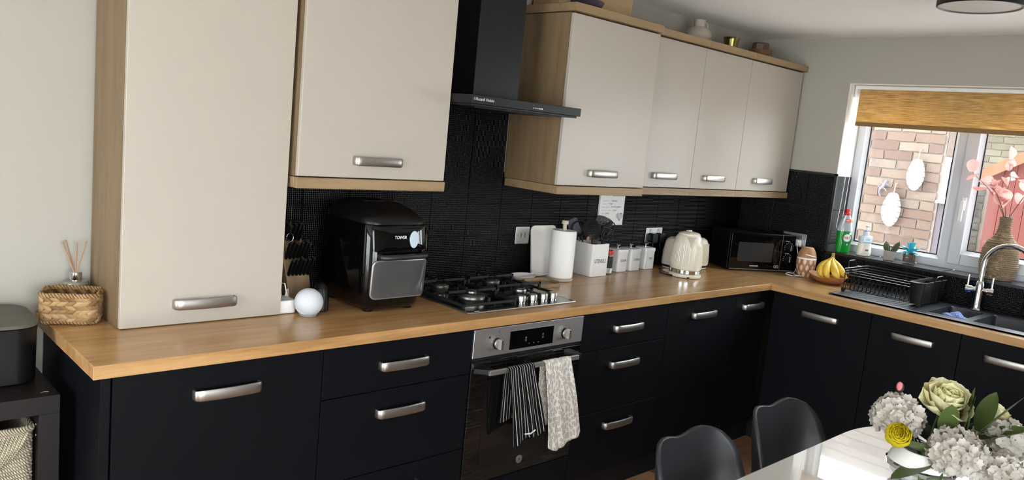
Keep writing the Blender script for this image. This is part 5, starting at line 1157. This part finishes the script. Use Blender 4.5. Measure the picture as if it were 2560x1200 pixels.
obj('label_panel', MB().add([spt(-.026, .084, .0262), spt(.026, .084, .0262), spt(.028, .112, .0250), spt(-.028, .112, .0250)], [(0, 1, 2, 3)]), mat('pale_label', (216, 230, 238), .4), hs, smooth=0)
obj('label_stripe', MB().add([spt(-.026, .079, .0262), spt(.026, .079, .0262), spt(.026, .084, .0262), spt(-.026, .084, .0262)], [(0, 1, 2, 3)]), mat('sky_blue_print', (120, 190, 222), .4), hs, smooth=0)
text('Cien', spt(0, .098, .0262), tuple(sd2), (0, 0, 1), .011, .028, mat('dark_blue_print', (40, 56, 92), .5), hs, shear=.25)
text('HAND SOAP', spt(0, .066, .0265), tuple(sd2), (0, 0, 1), .004, .032, m_printg, hs); text('nourishing care', spt(0, .058, .0270), tuple(sd2), (0, 0, 1), .003, .028, m_printg, hs)
for dx in (-.005, .005): obj('olive_print', MB().add([spt(dx + .006 * math.cos(q), .036 + .006 * math.sin(q), .0284) for q in [2 * PI * k / 14 for k in range(14)]], [tuple(range(14))]), m_printg, hs, smooth=0)
text('moisturising', spt(0, .018, .0284), tuple(sd2), (0, 0, 1), .003, .044, m_printg, hs)
# cactus in concrete pot
cp = thing('cactus_pot', 'small cactus in a square grey concrete pot on the window sill', 'potted plant', (4.05, -.925, SZ))
pc = (4.055, -.928)
obj('pot', MB().loft([[tuple(T(pc[0], pc[1], 0) @ Rz(.30) @ Vector((x, y, SZ + z))) for x, y in rrect(-w, w, -w, w, .004, 2)] for w, z in ((.026, .001), (.029, .054), (.026, .055), (.025, .046))]), mat('concrete', (150, 148, 142), .85, var=.15, nscale=60, bump=.2, bscale=200), cp)
def cactus_lobe(c, r, h, lean):
    mb = MB(); rings = []; n = 32
    for j in range(13):
        k = j / 12; rr = r * math.sin(PI * (.18 + .80 * k)) ** .8; ring = []
        for i in range(n):
            a = 2 * PI * i / n; q = rr * (1 + .20 * math.cos(a * 8)); ring.append((c[0] + q * math.cos(a) + lean[0] * k * h, c[1] + q * math.sin(a) + lean[1] * k * h, c[2] + h * k))
        rings.append(ring)
    return mb.loft(rings)
m_cac = mat('cactus_green', (78, 86, 56), .6, var=.25, nscale=60)
obj('cactus_lobe', cactus_lobe((pc[0] - .004, pc[1] + .012, SZ + .046), .017, .058, (.1, .25)), m_cac, cp); obj('cactus_lobe', cactus_lobe((pc[0] + .004, pc[1] - .014, SZ + .046), .016, .066, (-.05, -.45)), m_cac, cp)
# blue succulent in glass
su = thing('succulent_pot', 'bright blue artificial succulent in a glass cube of gravel on the sill', 'potted plant', (4.075, -1.03, SZ))
uc = (4.078, -1.030)
rot = T(uc[0], uc[1], 0) @ Rz(.25)
obj('glass_pot', MB().loft([[tuple(rot @ Vector((x, y, SZ + z))) for x, y in rrect(-w, w, -w, w, .008, 3)] for w, z in ((.031, .001), (.033, .004), (.034, .062), (.0315, .062), (.030, .008))]), m_clear, su)
obj('gravel', MB().loft([[tuple(rot @ Vector((x, y, SZ + z))) for x, y in rrect(-w, w, -w, w, .007, 3)] for w, z in ((.0285, .0085), (.0298, .052), (.02, .055), (.002, .056))]), mat('brown_gravel', (118, 96, 84), .9, var=.5, nscale=110, bump=1, bscale=120, bdist=.004), su)
m_blue = mat('turquoise_leaf', (60, 178, 200), .45, var=.2, nscale=30)
def blade(L, w, curl):
    mb = MB(); n = 8; c = []
    for i in range(n + 1):
        k = i / n; y = L * (k - curl * .15 * k * k); z = L * (.0 + k * (1 - .0)) * 0 + curl * L * .5 * k * k * -1; ww = w * (math.sin(PI * (.16 + .84 * k)) ** .7) * (1 if k < 1 else .03); c.append((y, z, max(.0003, ww)))
    for (y, z, ww) in c: mb.v += [(-ww, y, z + ww * .45), (0, y, z - ww * .15), (ww, y, z + ww * .45)]; mb.uv += [(0, 0)] * 3
    for i in range(n): a = i * 3; mb.f += [(a, a + 1, a + 4, a + 3), (a + 1, a + 2, a + 5, a + 4)]
    return mb
bl_m = [mesh_only('leaf', blade(.062, .0115, c), m_blue, 60) for c in (.15, .5, .9)]
for i in range(24):
    ring = i // 8; az = i * 2.4; el = (1.25, .85, .38)[ring]
    o = inst(bl_m[ring], 'leaf', su, T(uc[0], uc[1], SZ + .056) @ Rz(az) @ Matrix.Rotation(el, 4, 'X') @ Matrix.Diagonal((1, (1.15, 1.1, 1)[ring], 1, 1)))
    md = o.modifiers.new('thickness', 'SOLIDIFY'); md.thickness = .0012
# woven vase with pink leaf branches
vs_ = thing('woven_vase', 'tall bottle-shaped vase of coiled seagrass rope on the window sill', 'vase', (4.075, -1.475, SZ))
vc = (4.072, -1.470)
prof = []
pts_v = [(0, .070), (.02, .080), (.08, .088), (.15, .084), (.19, .070), (.22, .045), (.25, .031), (.29, .028), (.325, .030)]
def vr(h):
    for a, b in zip(pts_v, pts_v[1:]):
        if a[0] <= h <= b[0]: k = (h - a[0]) / (b[0] - a[0]); k = k * k * (3 - 2 * k); return a[1] * (1 - k) + b[1] * k
    return pts_v[-1][1]
m_rope = rope_mat('dark_seagrass', [(.2, (84, 70, 54)), (.5, (142, 122, 96)), (.8, (184, 166, 138))], (90, 90, 90), (.5, .3, 0))
mbv = MB(); n = 72; rows = 150; rings = []
for j in range(rows + 1):
    h = .325 * j / rows; ring = []
    for i in range(n):
        a = 2 * PI * i / n; r = vr(h) + .0028 * math.sin(h * 2 * PI / .0105) + .0010 * math.sin(a * 26 + h * 2 * PI / .0105 * .5); ring.append((vc[0] + r * math.cos(a), vc[1] + r * math.sin(a), SZ + .001 + h))
    rings.append(ring)
obj('coiled_body', mbv.loft(rings), m_rope, vs_, smooth=70)
obj('mouth', MB().lathe([(.020, .0), (.020, .003)], (vc[0], vc[1], SZ + .3262), 24), m_bmat, vs_)
def petal_mat(name, c1, c2, tr=.35, rough=.6):
    s = N(name); oi = s.n('ShaderNodeObjectInfo'); f = s.noise(s.coords('Object', (20, 20, 20)), 2, 3); k = s.math('ADD', s.math('MULTIPLY', f, .5), s.math('MULTIPLY', oi.outputs['Random'], .5))
    c = s.mix(k, c1, c2); d = s.n('ShaderNodeBsdfDiffuse'); t = s.n('ShaderNodeBsdfTranslucent'); s.l(c, d.inputs[0]); s.l(c, t.inputs[0]); mx = s.n('ShaderNodeMixShader'); mx.inputs[0].default_value = tr
    g = s.n('ShaderNodeBsdfGlossy'); g.inputs['Roughness'].default_value = .45; m2 = s.n('ShaderNodeMixShader'); m2.inputs[0].default_value = .03
    s.l(d.outputs[0], mx.inputs[1]); s.l(t.outputs[0], mx.inputs[2]); s.l(mx.outputs[0], m2.inputs[1]); s.l(g.outputs[0], m2.inputs[2]); s.l(m2.outputs[0], s.out.inputs[0]); return s.m
m_pink = petal_mat('pink_leaf', (214, 150, 146), (236, 196, 186), .4)
def round_leaf(L, w, cup, tip=1.0, n=6):
    """leaf lying along +y from its stalk, cupped"""
    mb = MB(); rows = 8
    for j in range(rows + 1):
        k = j / rows; ww = w * math.sin(PI * (.06 + .94 * k) ** tip) ** .65 if k < 1 else .0005
        for i in range(n + 1): u = i / n * 2 - 1; mb.v.append((u * ww, L * k, cup * (u * u * w * .8 * math.sin(PI * k) + L * .28 * k * k))); mb.uv.append((0, 0))
    for j in range(rows):
        for i in range(n): a = j * (n + 1) + i; mb.f.append((a, a + 1, a + n + 2, a + n + 1))
    return mb
pk = [mesh_only('leaf', round_leaf(.060, .027, c), m_pink, 70) for c in (.5, -.3, .9)]
m_twig = mat('brown_twig', (120, 84, 70), .8)
rnd = random.Random(5)
BR = [('tall pink-leaved branch bending towards the window mullion from the woven vase', [(0, 0, .30), (-.01, .05, .40), (-.02, .11, .47), (-.03, .19, .54)], 9), ('upright pink-leaved branch in the middle of the woven vase', [(0, 0, .30), (-.01, .02, .42), (0, .015, .52), (-.02, .03, .62)], 9),
      ('pink-leaved branch bending away from the mullion in the woven vase', [(0, 0, .30), (0, -.05, .42), (-.01, -.10, .52), (-.02, -.14, .60)], 8), ('short pink-leaved branch leaning into the room from the woven vase', [(0, 0, .30), (-.05, .02, .38), (-.09, .04, .44), (-.12, .07, .48)], 8)]
for lb, ps, nl in BR:
    br = thing('leafy_branch', lb, 'branch', (vc[0], vc[1], SZ + .3), 'branches in the woven vase'); P = [Vector((vc[0] + p[0], vc[1] + p[1], SZ + p[2])) for p in ps]
    obj('stem', MB().tube(P, [.0026, .0022, .0016, .001], 6), m_twig, br)
    for i in range(nl):
        k = .28 + .72 * i / (nl - 1); q = k * (len(P) - 1); a = min(int(q), len(P) - 2); pos = P[a].lerp(P[a + 1], q - a)
        inst(pk[i % 3], 'leaf', br, T(*pos) @ Rz(rnd.uniform(0, 6.28)) @ Matrix.Rotation(rnd.uniform(-.3, 1.2), 4, 'X') @ Matrix.Rotation(rnd.uniform(-.7, .7), 4, 'Y') @ Matrix.Scale(rnd.uniform(.85, 1.25), 4))

# ================================================================== ON TOP OF THE WALL CABINETS
CZ = 2.1405
jg = thing('ceramic_jug', 'small taupe ceramic jug with one handle on top of the wall cabinets', 'jug', (3.02, -.16, CZ))
jc = (3.015, -.175, 2.1395)
m_taupe = mat('taupe_ceramic', (170, 158, 146), .6, var=.06)
obj('body', MB().lathe([(.045, .0005), (.056, .008), (.066, .030), (.068, .048), (.060, .066), (.042, .080), (.030, .086), (.028, .092), (.030, .118), (.0315, .122), (.028, .122), (.026, .10)], jc, 36), m_taupe, jg)
obj('handle', MB().tube([(jc[0] + .028, jc[1] - .01, jc[2] + .114), (jc[0] + .046, jc[1] - .014, jc[2] + .112), (jc[0] + .052, jc[1] - .016, jc[2] + .098), (jc[0] + .046, jc[1] - .014, jc[2] + .080), (jc[0] + .040, jc[1] - .012, jc[2] + .076)], .006, 10), m_taupe, jg)
bc = (3.345, -.170, 2.1395)
tag(obj('brass_cup', MB().lathe([(.030, .0005), (.033, .003), (.042, .066), (.044, .078), (.0455, .080), (.044, .081), (.040, .066), (.031, .006), (.001, .005)], bc, 36), mat('brass', (150, 138, 86), .25, 1)), 'small polished brass cup on top of the wall cabinets', 'cup')
bw_ = thing('bark_bowl', 'small bowl of rough bark on top of the wall cabinets', 'bowl', (3.655, -.17, 2.1395))
wc3 = (3.655, -.175, 2.1395)
obj('bowl', MB().loft([[(wc3[0] + r * (1 + .03 * math.sin(5 * q + z * 90)) * math.cos(q), wc3[1] + r * (1 + .03 * math.sin(4 * q)) * math.sin(q), wc3[2] + z) for q in [2 * PI * i / 36 for i in range(36)]] for r, z in ((.045, .0005), (.054, .004), (.062, .03), (.066, .052), (.064, .056), (.058, .05), (.05, .012), (.002, .01))]), mat('bark', (112, 84, 56), .9, var=.5, nscale=40, bump=1, bscale=60, bdist=.006), bw_)
cn = thing('brown_candle_jar', 'dark brown faceted jar standing in the bark bowl', 'jar', (3.66, -.17, 2.152))
obj('jar', MB().lathe([(.036, .0125), (.046, .03), (.050, .06), (.050, .088), (.046, .095), (.03, .097), (.001, .098)], wc3, 8), mat('dark_brown_ceramic', (82, 66, 56), .4), cn, smooth=20)
bx = thing('cardboard_box', 'plain brown board box on top of the cabinet beside the cooker hood', 'box', (2.18, -.11, CZ + .001))
obj('carton', MB().box((1.93, -.19, CZ + .001), (2.43, -.03, 2.285)), mat('brown_board', (168, 140, 104), .7), bx, bevel=.002)
obj('tape', MB().box((2.16, -.1905, CZ + .002), (2.20, -.19, 2.284)), mat('tape', (150, 124, 90), .4), bx, smooth=0)
db = thing('dark_dish', 'dark round dish in front of the brown box on the cabinet top', 'dish', (2.03, -.26, CZ + .001))
obj('dish', MB().lathe([(.05, .001), (.06, .004), (.075, .03), (.073, .032), (.06, .012), (.001, .008)], (2.02, -.275, CZ + .0006), 32), mat('dark_purple_ceramic', (52, 46, 54), .4), db)

# ceiling light
la = thing('ceiling_light', 'round black ceiling light with white diffuser', 'lamp', (2.665, -1.62, 2.2))
lc = (2.665, -1.620, 2.2)
obj('drum', MB().lathe([(.135, .006), (.139, .0), (.142, .002), (.142, .095), (.140, .1045), (.02, .1045)], lc, 56), m_bmat, la)
obj('ring', MB().lathe([(.133, .004), (.136, .0005), (.1395, .0002)], lc, 56, caps=False), mat('grey_ring', (96, 96, 96), .4), la)
obj('diffuser', MB().lathe([(.134, .005), (.12, .004), (.001, .0035)], lc, 56), mat('frosted_diffuser', (222, 222, 220), .4), la)

# ================================================================== TABLE, CHAIRS, FLOWERS
tb = thing('dining_table', 'glossy white oval-ended dining table in front of the black units', 'table', (1.53, -2.14, 0))
def stadium(cx0, cx1, cy, r, n=28): return arc(cx1, cy, r, -PI / 2, PI / 2, n) + arc(cx0, cy, r, PI / 2, 3 * PI / 2, n)
tbl = [(x, y) for x, y in stadium(1.19, 1.885, -2.14, .450)]
def tring(e, z): return [(x, y, z) for x, y in stadium(1.19, 1.885, -2.14, .450 + e)]
m_gw = mat('gloss_white_lacquer', (184, 182, 178), .2, var=.01, spec=.4, coat=1.0, coatr=.012)
m_gw.node_tree.nodes['Principled BSDF'].inputs['Coat IOR'].default_value = 1.9
obj('table_top', MB().loft([tring(-.006, .728), (tring(-.001, .731)), tring(0, .737), tring(0, .744), tring(-.002, .748), tring(-.006, .75), tring(-.012, .75), tring(-.2, .75)]), m_gw, tb, smooth=25)
obj('frame', MB().box((1.10, -2.40, .68), (1.98, -1.88, .727)), m_white, tb)
for x in (1.12, 1.96):
    for y in (-2.38, -1.90): obj('leg', MB().tube([(x, y, .70), (x + (.05 if x > 1.5 else -.05), y + (.05 if y > -2.1 else -.05), .001)], [.028, .018], 16), m_white, tb)
# shell chairs
m_shell = mat('dark_grey_shell', (33, 35, 39), .42, var=.04, spec=.5)
def make_chair():
    c = thing('shell_chair', 'c', 'chair', (0, 0, 0), 'shell chairs at the white table')
    # local: sitter faces -y; back at +y
    prof = [(-.215, .430, .195), (-.20, .442, .208), (-.12, .448, .218), (0, .442, .220), (.09, .438, .220), (.145, .450, .218), (.172, .485, .214), (.186, .55, .209), (.197, .63, .204), (.206, .69, .199), (.212, .735, .193), (.215, .770, .180), (.217, .794, .160), (.218, .807, .134), (.2185, .813, .100)]
    def fn(u, v):
        q = v * (len(prof) - 1); i = min(int(q), len(prof) - 2); k = q - i; a, b = prof[i], prof[i + 1]; y, z, w = (a[j] * (1 - k) + b[j] * k for j in range(3))
        s = u * 2 - 1; side = abs(s * w / .21) ** 3.6; back = max(0, min(1, (v - .32) / .26)); mid = max(0, 1 - abs(v - .40) / .30)
        x = s * w; yy = y - side * (.105 * back + .02 * mid); zz = z + side * ((1 - back) * .055 * (1 if v > .12 else v / .12) + .10 * mid * (1 - back))
        if v > .6: zz -= (v - .6) / .4 * .013 * math.exp(-(s / .5) ** 2)
        return (x, yy, zz)
    sh_ = obj('shell', MB().grid(fn, 28, 36), m_shell, c, solid=.011, smooth=80)
    obj('cushion', MB().loft([[(x, y, z) for x, y in rrect(-.175 + e, .175 - e, -.185 + e, .10 - e, .08, 6)] for e, z in ((.01, .452), (0, .462), (.006, .478), (.03, .484))]), mat('dark_cushion', (44, 46, 50), .5), c)
    lw = wood('beech_leg', [(.3, (176, 136, 92)), (.7, (204, 166, 118))], 'z', 1)
    for sx in (-1, 1):
        for sy in (-1, 1): obj('leg', MB().tube([(sx * .12, sy * .11 - .02, .435), (sx * .205, sy * .20 - .02, .001)], [.017, .011], 12), lw, c)
    obj('cross_frame', MB().tube([(-.13, -.13, .40), (.13, .09, .40)], .006, 8).tube([(.13, -.13, .40), (-.13, .09, .40)], .006, 8).prism(rrect(-.11, .11, -.12, .08, .02), .405, .428), m_bmat, c)
    return c
ch1 = make_chair(); ch2 = copy_tree(ch1)
ch1['label'] = 'dark grey shell chair tucked under the table nearer the oven'; ch2['label'] = 'dark grey shell chair tucked under the table nearer the sink cabinets'
place(ch1, (1.250, -1.724, 0), .02); place(ch2, (1.742, -1.724, 0), -.02)

# flowers ---------------------------------------------------------------
fv = thing('flower_vase', 'white rounded vase with silver band on the dining table', 'vase', (1.70, -1.985, .75))
fc2 = (1.700, -1.985, .7503)
obj('lower_body', MB().lathe([(.050, .0005), (.058, .003), (.078, .020), (.086, .036)], fc2, 14), m_enamel, fv, smooth=20)
obj('silver_band', MB().lathe([(.086, .0361), (.092, .039), (.094, .050), (.088, .054)], fc2, 14), m_chrome, fv, smooth=20)
obj('upper_body', MB().lathe([(.088, .0541), (.084, .066), (.074, .082), (.066, .092), (.060, .092), (.066, .078), (.05, .06)], fc2, 40), m_enamel, fv)
m_hyd = petal_mat('white_hydrangea_petal', (176, 168, 156), (206, 200, 190), .25)
m_peo = petal_mat('cream_peony_petal', (226, 220, 168), (240, 236, 200), .3)
m_ran = petal_mat('yellow_petal', (196, 176, 24), (226, 206, 50), .2)
m_lf = mat('mid_green_leaf', (66, 82, 34), .5, var=.25, nscale=20); m_lf2 = mat('dark_green_leaf', (30, 44, 28), .5, var=.2, nscale=20)
def floret():
    mb = MB(); 
    for q in range(4):
        M = Rz(q * PI / 2) @ Matrix.Rotation(.25, 4, 'X'); n = 4; st = len(mb.v)
        mb.add([(0, .001, 0), (-.007, .006, .001), (-.0105, .013, .004), (-.006, .0195, .0055), (0, .018, .004), (.006, .0200, .0065), (.0105, .013, .004), (.007, .006, .001), (0, .011, .0)], [(0, 1, 8), (1, 2, 8), (2, 3, 8), (3, 4, 8), (4, 5, 8), (5, 6, 8), (6, 7, 8), (7, 0, 8)]); mb.xf(M, st)
    return mesh_only('floret', mb, m_hyd, 80)
FLM = floret()
def orient(n, roll=0):
    z = Vector(n).normalized(); x = Vector((0, 0, 1)).cross(z); x = x.normalized() if x.length > 1e-3 else Vector((1, 0, 0)); y = z.cross(x)
    return Matrix(((x.x, y.x, z.x, 0), (x.y, y.y, z.y, 0), (x.z, y.z, z.z, 0), (0, 0, 0, 1))) @ Rz(roll)
mouth = Vector((fc2[0], fc2[1], fc2[2] + .085))
def stem_to(c, parent, off=(0, 0, 0)):
    a = mouth + Vector(off); return obj('stem', MB().tube([a - Vector((0, 0, .03)), a.lerp(Vector(c), .5) + Vector((0, 0, .015)), c], [.003, .003, .003], 6), m_lf, parent)
lfm = {m.name: [mesh_only('leaf', round_leaf(L, w, cu, 1.0), m, 70) for L, w, cu in ((.125, .030, .30), (.14, .034, .15), (.105, .027, .5))] for m in (m_lf, m_lf2)}
def leaves(parent, specs, m=m_lf):
    for i, (pos, d, roll, sc) in enumerate(specs):
        dv = Vector(d).normalized(); x = dv.cross(Vector((0, 0, 1))); x = x.normalized() if x.length > 1e-3 else Vector((1, 0, 0)); z = x.cross(dv)
        M = Matrix(((x.x, dv.x, z.x, pos[0]), (x.y, dv.y, z.y, pos[1]), (x.z, dv.z, z.z, pos[2]), (0, 0, 0, 1))) @ Matrix.Rotation(roll, 4, 'Y') @ Matrix.Scale(sc, 4)
        inst(lfm[m.name][i % 3], 'leaf', parent, M)
GF = 'flowers in the white vase'
def hydrangea(c, r, label, seed, nf, sq=.85):
    t = thing('hydrangea', label, 'flower', c, GF); c = Vector(c); rnd = random.Random(seed); stem_to(c, t)
    obj('core', MB().ball(c, (r * .70, r * .72, r * .72 * sq), 16, 10), mat('pale_core', (190, 182, 160), .9), t)
    for i in range(nf):
        z = 1 - 1.75 * (i + .5) / nf; q = i * 2.39996; s = math.sqrt(max(0, 1 - z * z)); n = Vector((s * math.cos(q), s * math.sin(q), z * sq))
        rr = r * rnd.uniform(.86, 1.04); inst(FLM, 'floret', t, T(*(c + n * rr)) @ orient((n + Vector((rnd.uniform(-.3, .3), rnd.uniform(-.3, .3), rnd.uniform(-.2, .3)))), rnd.uniform(0, 6)) @ Matrix.Scale(rnd.uniform(.85, 1.2), 4))
    return t
h1 = hydrangea((1.672, -1.910, .916), .058, 'white hydrangea head beside the pink bud and cream peony', 1, 62)
h2 = hydrangea((1.672, -2.068, .868), .064, 'large white hydrangea head low in front of the white vase', 2, 74)
h3 = hydrangea((1.875, -2.115, .880), .060, 'white hydrangea head behind the long green leaves', 3, 62)
h4 = hydrangea((1.735, -2.160, .830), .052, 'low white hydrangea head drooping over the table beside the large one', 4, 54)
def cup_petal(L, w, cup, curl):
    mb = MB(); n = 8; rows = 8
    for j in range(rows + 1):
        k = j / rows; ww = w * (math.sin(PI * (.10 + .62 * k)) ** .8)
        for i in range(n + 1): u = i / n * 2 - 1; mb.v.append((u * ww, L * k * (1 - .20 * u * u) + .0025 * math.sin(u * 7) * k, cup * (u * u * ww * .55) + curl * L * k * k)); mb.uv.append((0, 0))
    for j in range(rows):
        for i in range(n): a = j * (n + 1) + i; mb.f.append((a, a + 1, a + n + 2, a + n + 1))
    return mb
pm = [mesh_only('petal', cup_petal(.068, .034, 1.0, .35), m_peo, 80), mesh_only('petal', cup_petal(.060, .030, 1.2, .45), m_peo, 80)]
pe = thing('peony', 'large cream yellow peony bloom at the top of the vase', 'flower', (1.785, -1.985, .90), GF)
pc_ = Vector((1.782, -1.982, .936)); stem_to(pc_, pe); ax = orient((-.35, -.30, .75))
for ring_, (n_, el, sc, dz) in enumerate(((7, .30, 1.05, -.006), (7, .62, 1.0, 0), (7, .92, .92, .004), (6, 1.18, .80, .006), (5, 1.40, .62, .008))):
    for i in range(n_): inst(pm[(i + ring_) % 2], 'petal', pe, T(*pc_) @ ax @ T(0, 0, dz) @ Rz(2 * PI * i / n_ + ring_ * .45) @ Matrix.Rotation(el, 4, 'X') @ T(0, .004, 0) @ Matrix.Scale(sc * 1.22, 4))
ra = thing('ranunculus', 'round yellow ranunculus bloom hanging over the vase rim', 'flower', (1.628, -1.955, .885), GF)
rc = Vector((1.600, -1.945, .888)); stem_to(rc + Vector((.012, .008, -.004)), ra); axr = orient((-.80, -.36, .42)) @ Matrix.Scale(1.28, 4); rp = mesh_only('petal', cup_petal(.038, .021, 1.0, .42), m_ran, 80)
for ring_, (n_, el, sc) in enumerate(((6, 1.22, 1.0), (6, 1.26, 1.06), (6, 1.30, 1.10), (5, 1.34, 1.08), (5, 1.38, 1.0), (4, 1.42, .92), (4, 1.46, .82), (3, 1.5, .72))):
    for i in range(n_): inst(rp, 'petal', ra, T(*rc) @ axr @ T(0, 0, -.020) @ Rz(2 * PI * i / n_ + ring_ * .6) @ T(0, (.0235, .0205, .0175, .0145, .0115, .0085, .0055, .003)[ring_], 0) @ Matrix.Rotation(el, 4, 'X') @ Matrix.Scale(sc, 4))
bd = thing('pink_bud', 'small pink and green flower bud rising above the white hydrangea', 'flower', (1.70, -1.90, .965), GF)
bc_ = Vector((1.690, -1.898, .982)); obj('stem', MB().tube([mouth, mouth.lerp(bc_, .6) + Vector((.02, .03, .01)), bc_], .0022, 6), m_lf, bd)
obj('bud', MB().ball(bc_ + Vector((0, 0, .010)), (.011, .011, .015), 14, 10), m_lf2, bd); obj('pink_tip', MB().ball(bc_ + Vector((-.006, -.001, .014)), (.008, .008, .013), 12, 8), mat('pink_petal', (214, 110, 116), .6), bd)
p2 = thing('small_peony', 'partly hidden cream peony beyond the long green leaves', 'flower', (1.93, -2.08, .93), GF)
p2c = Vector((1.905, -2.075, .925)); stem_to(p2c, p2); ax2 = orient((.1, -.5, .8))
for ring_, (n_, el, sc) in enumerate(((6, .4, .7), (5, .8, .62), (4, 1.2, .5))):
    for i in range(n_): inst(pm[i % 2], 'petal', p2, T(*p2c) @ ax2 @ Rz(2 * PI * i / n_ + ring_ * .5) @ Matrix.Rotation(el, 4, 'X') @ Matrix.Scale(sc, 4))
lv = thing('leaf_spray', 'spray of mid-green leaves among the flowers in the vase', 'leaves', tuple(mouth), GF)
obj('stem', MB().tube([mouth, mouth + Vector((.03, -.02, .06)), (1.80, -2.07, .90)], .0028, 6), m_lf, lv)
leaves(lv, [((1.775, -2.055, .885), (.0, -.1, 1), .4, 1.15), ((1.80, -2.07, .89), (.25, -.55, .75), -.3, 1.2), ((1.80, -2.075, .885), (.30, -.75, .25), .1, 1.25), ((1.79, -2.075, .875), (.25, -.75, -.45), .3, 1.2), ((1.765, -2.045, .88), (-.15, -.2, .8), .9, 1.0), ((1.75, -2.03, .885), (.1, -.2, .9), -.7, 1.0), ((1.82, -2.07, .90), (.3, -.2, .9), .2, .95), ((1.735, -2.02, .88), (-.3, -.1, .75), .3, .8)])
lv2 = thing('leaf_spray', 'spray of drooping dark leaves in front of the white vase', 'leaves', tuple(mouth), GF)
obj('stem', MB().tube([mouth, mouth + Vector((-.05, -.02, .02)), (1.665, -2.02, .838)], .0028, 6), m_lf, lv2)
leaves(lv2, [((1.675, -2.02, .842), (-.55, .38, .18), .5, 1.0), ((1.668, -2.025, .835), (-.60, .30, -.28), .2, 1.05), ((1.665, -2.03, .830), (-.50, .02, -.62), -.2, 1.0), ((1.68, -2.01, .845), (-.3, .55, .1), .4, .8)], m_lf)
leaves(lv2, [((1.70, -1.98, .862), (-.5, .55, .12), .1, .95), ((1.71, -1.99, .865), (-.2, .4, .3), .5, 1.0), ((1.725, -1.995, .862), (.2, .6, .2), -.3, 1.0)], m_lf2)
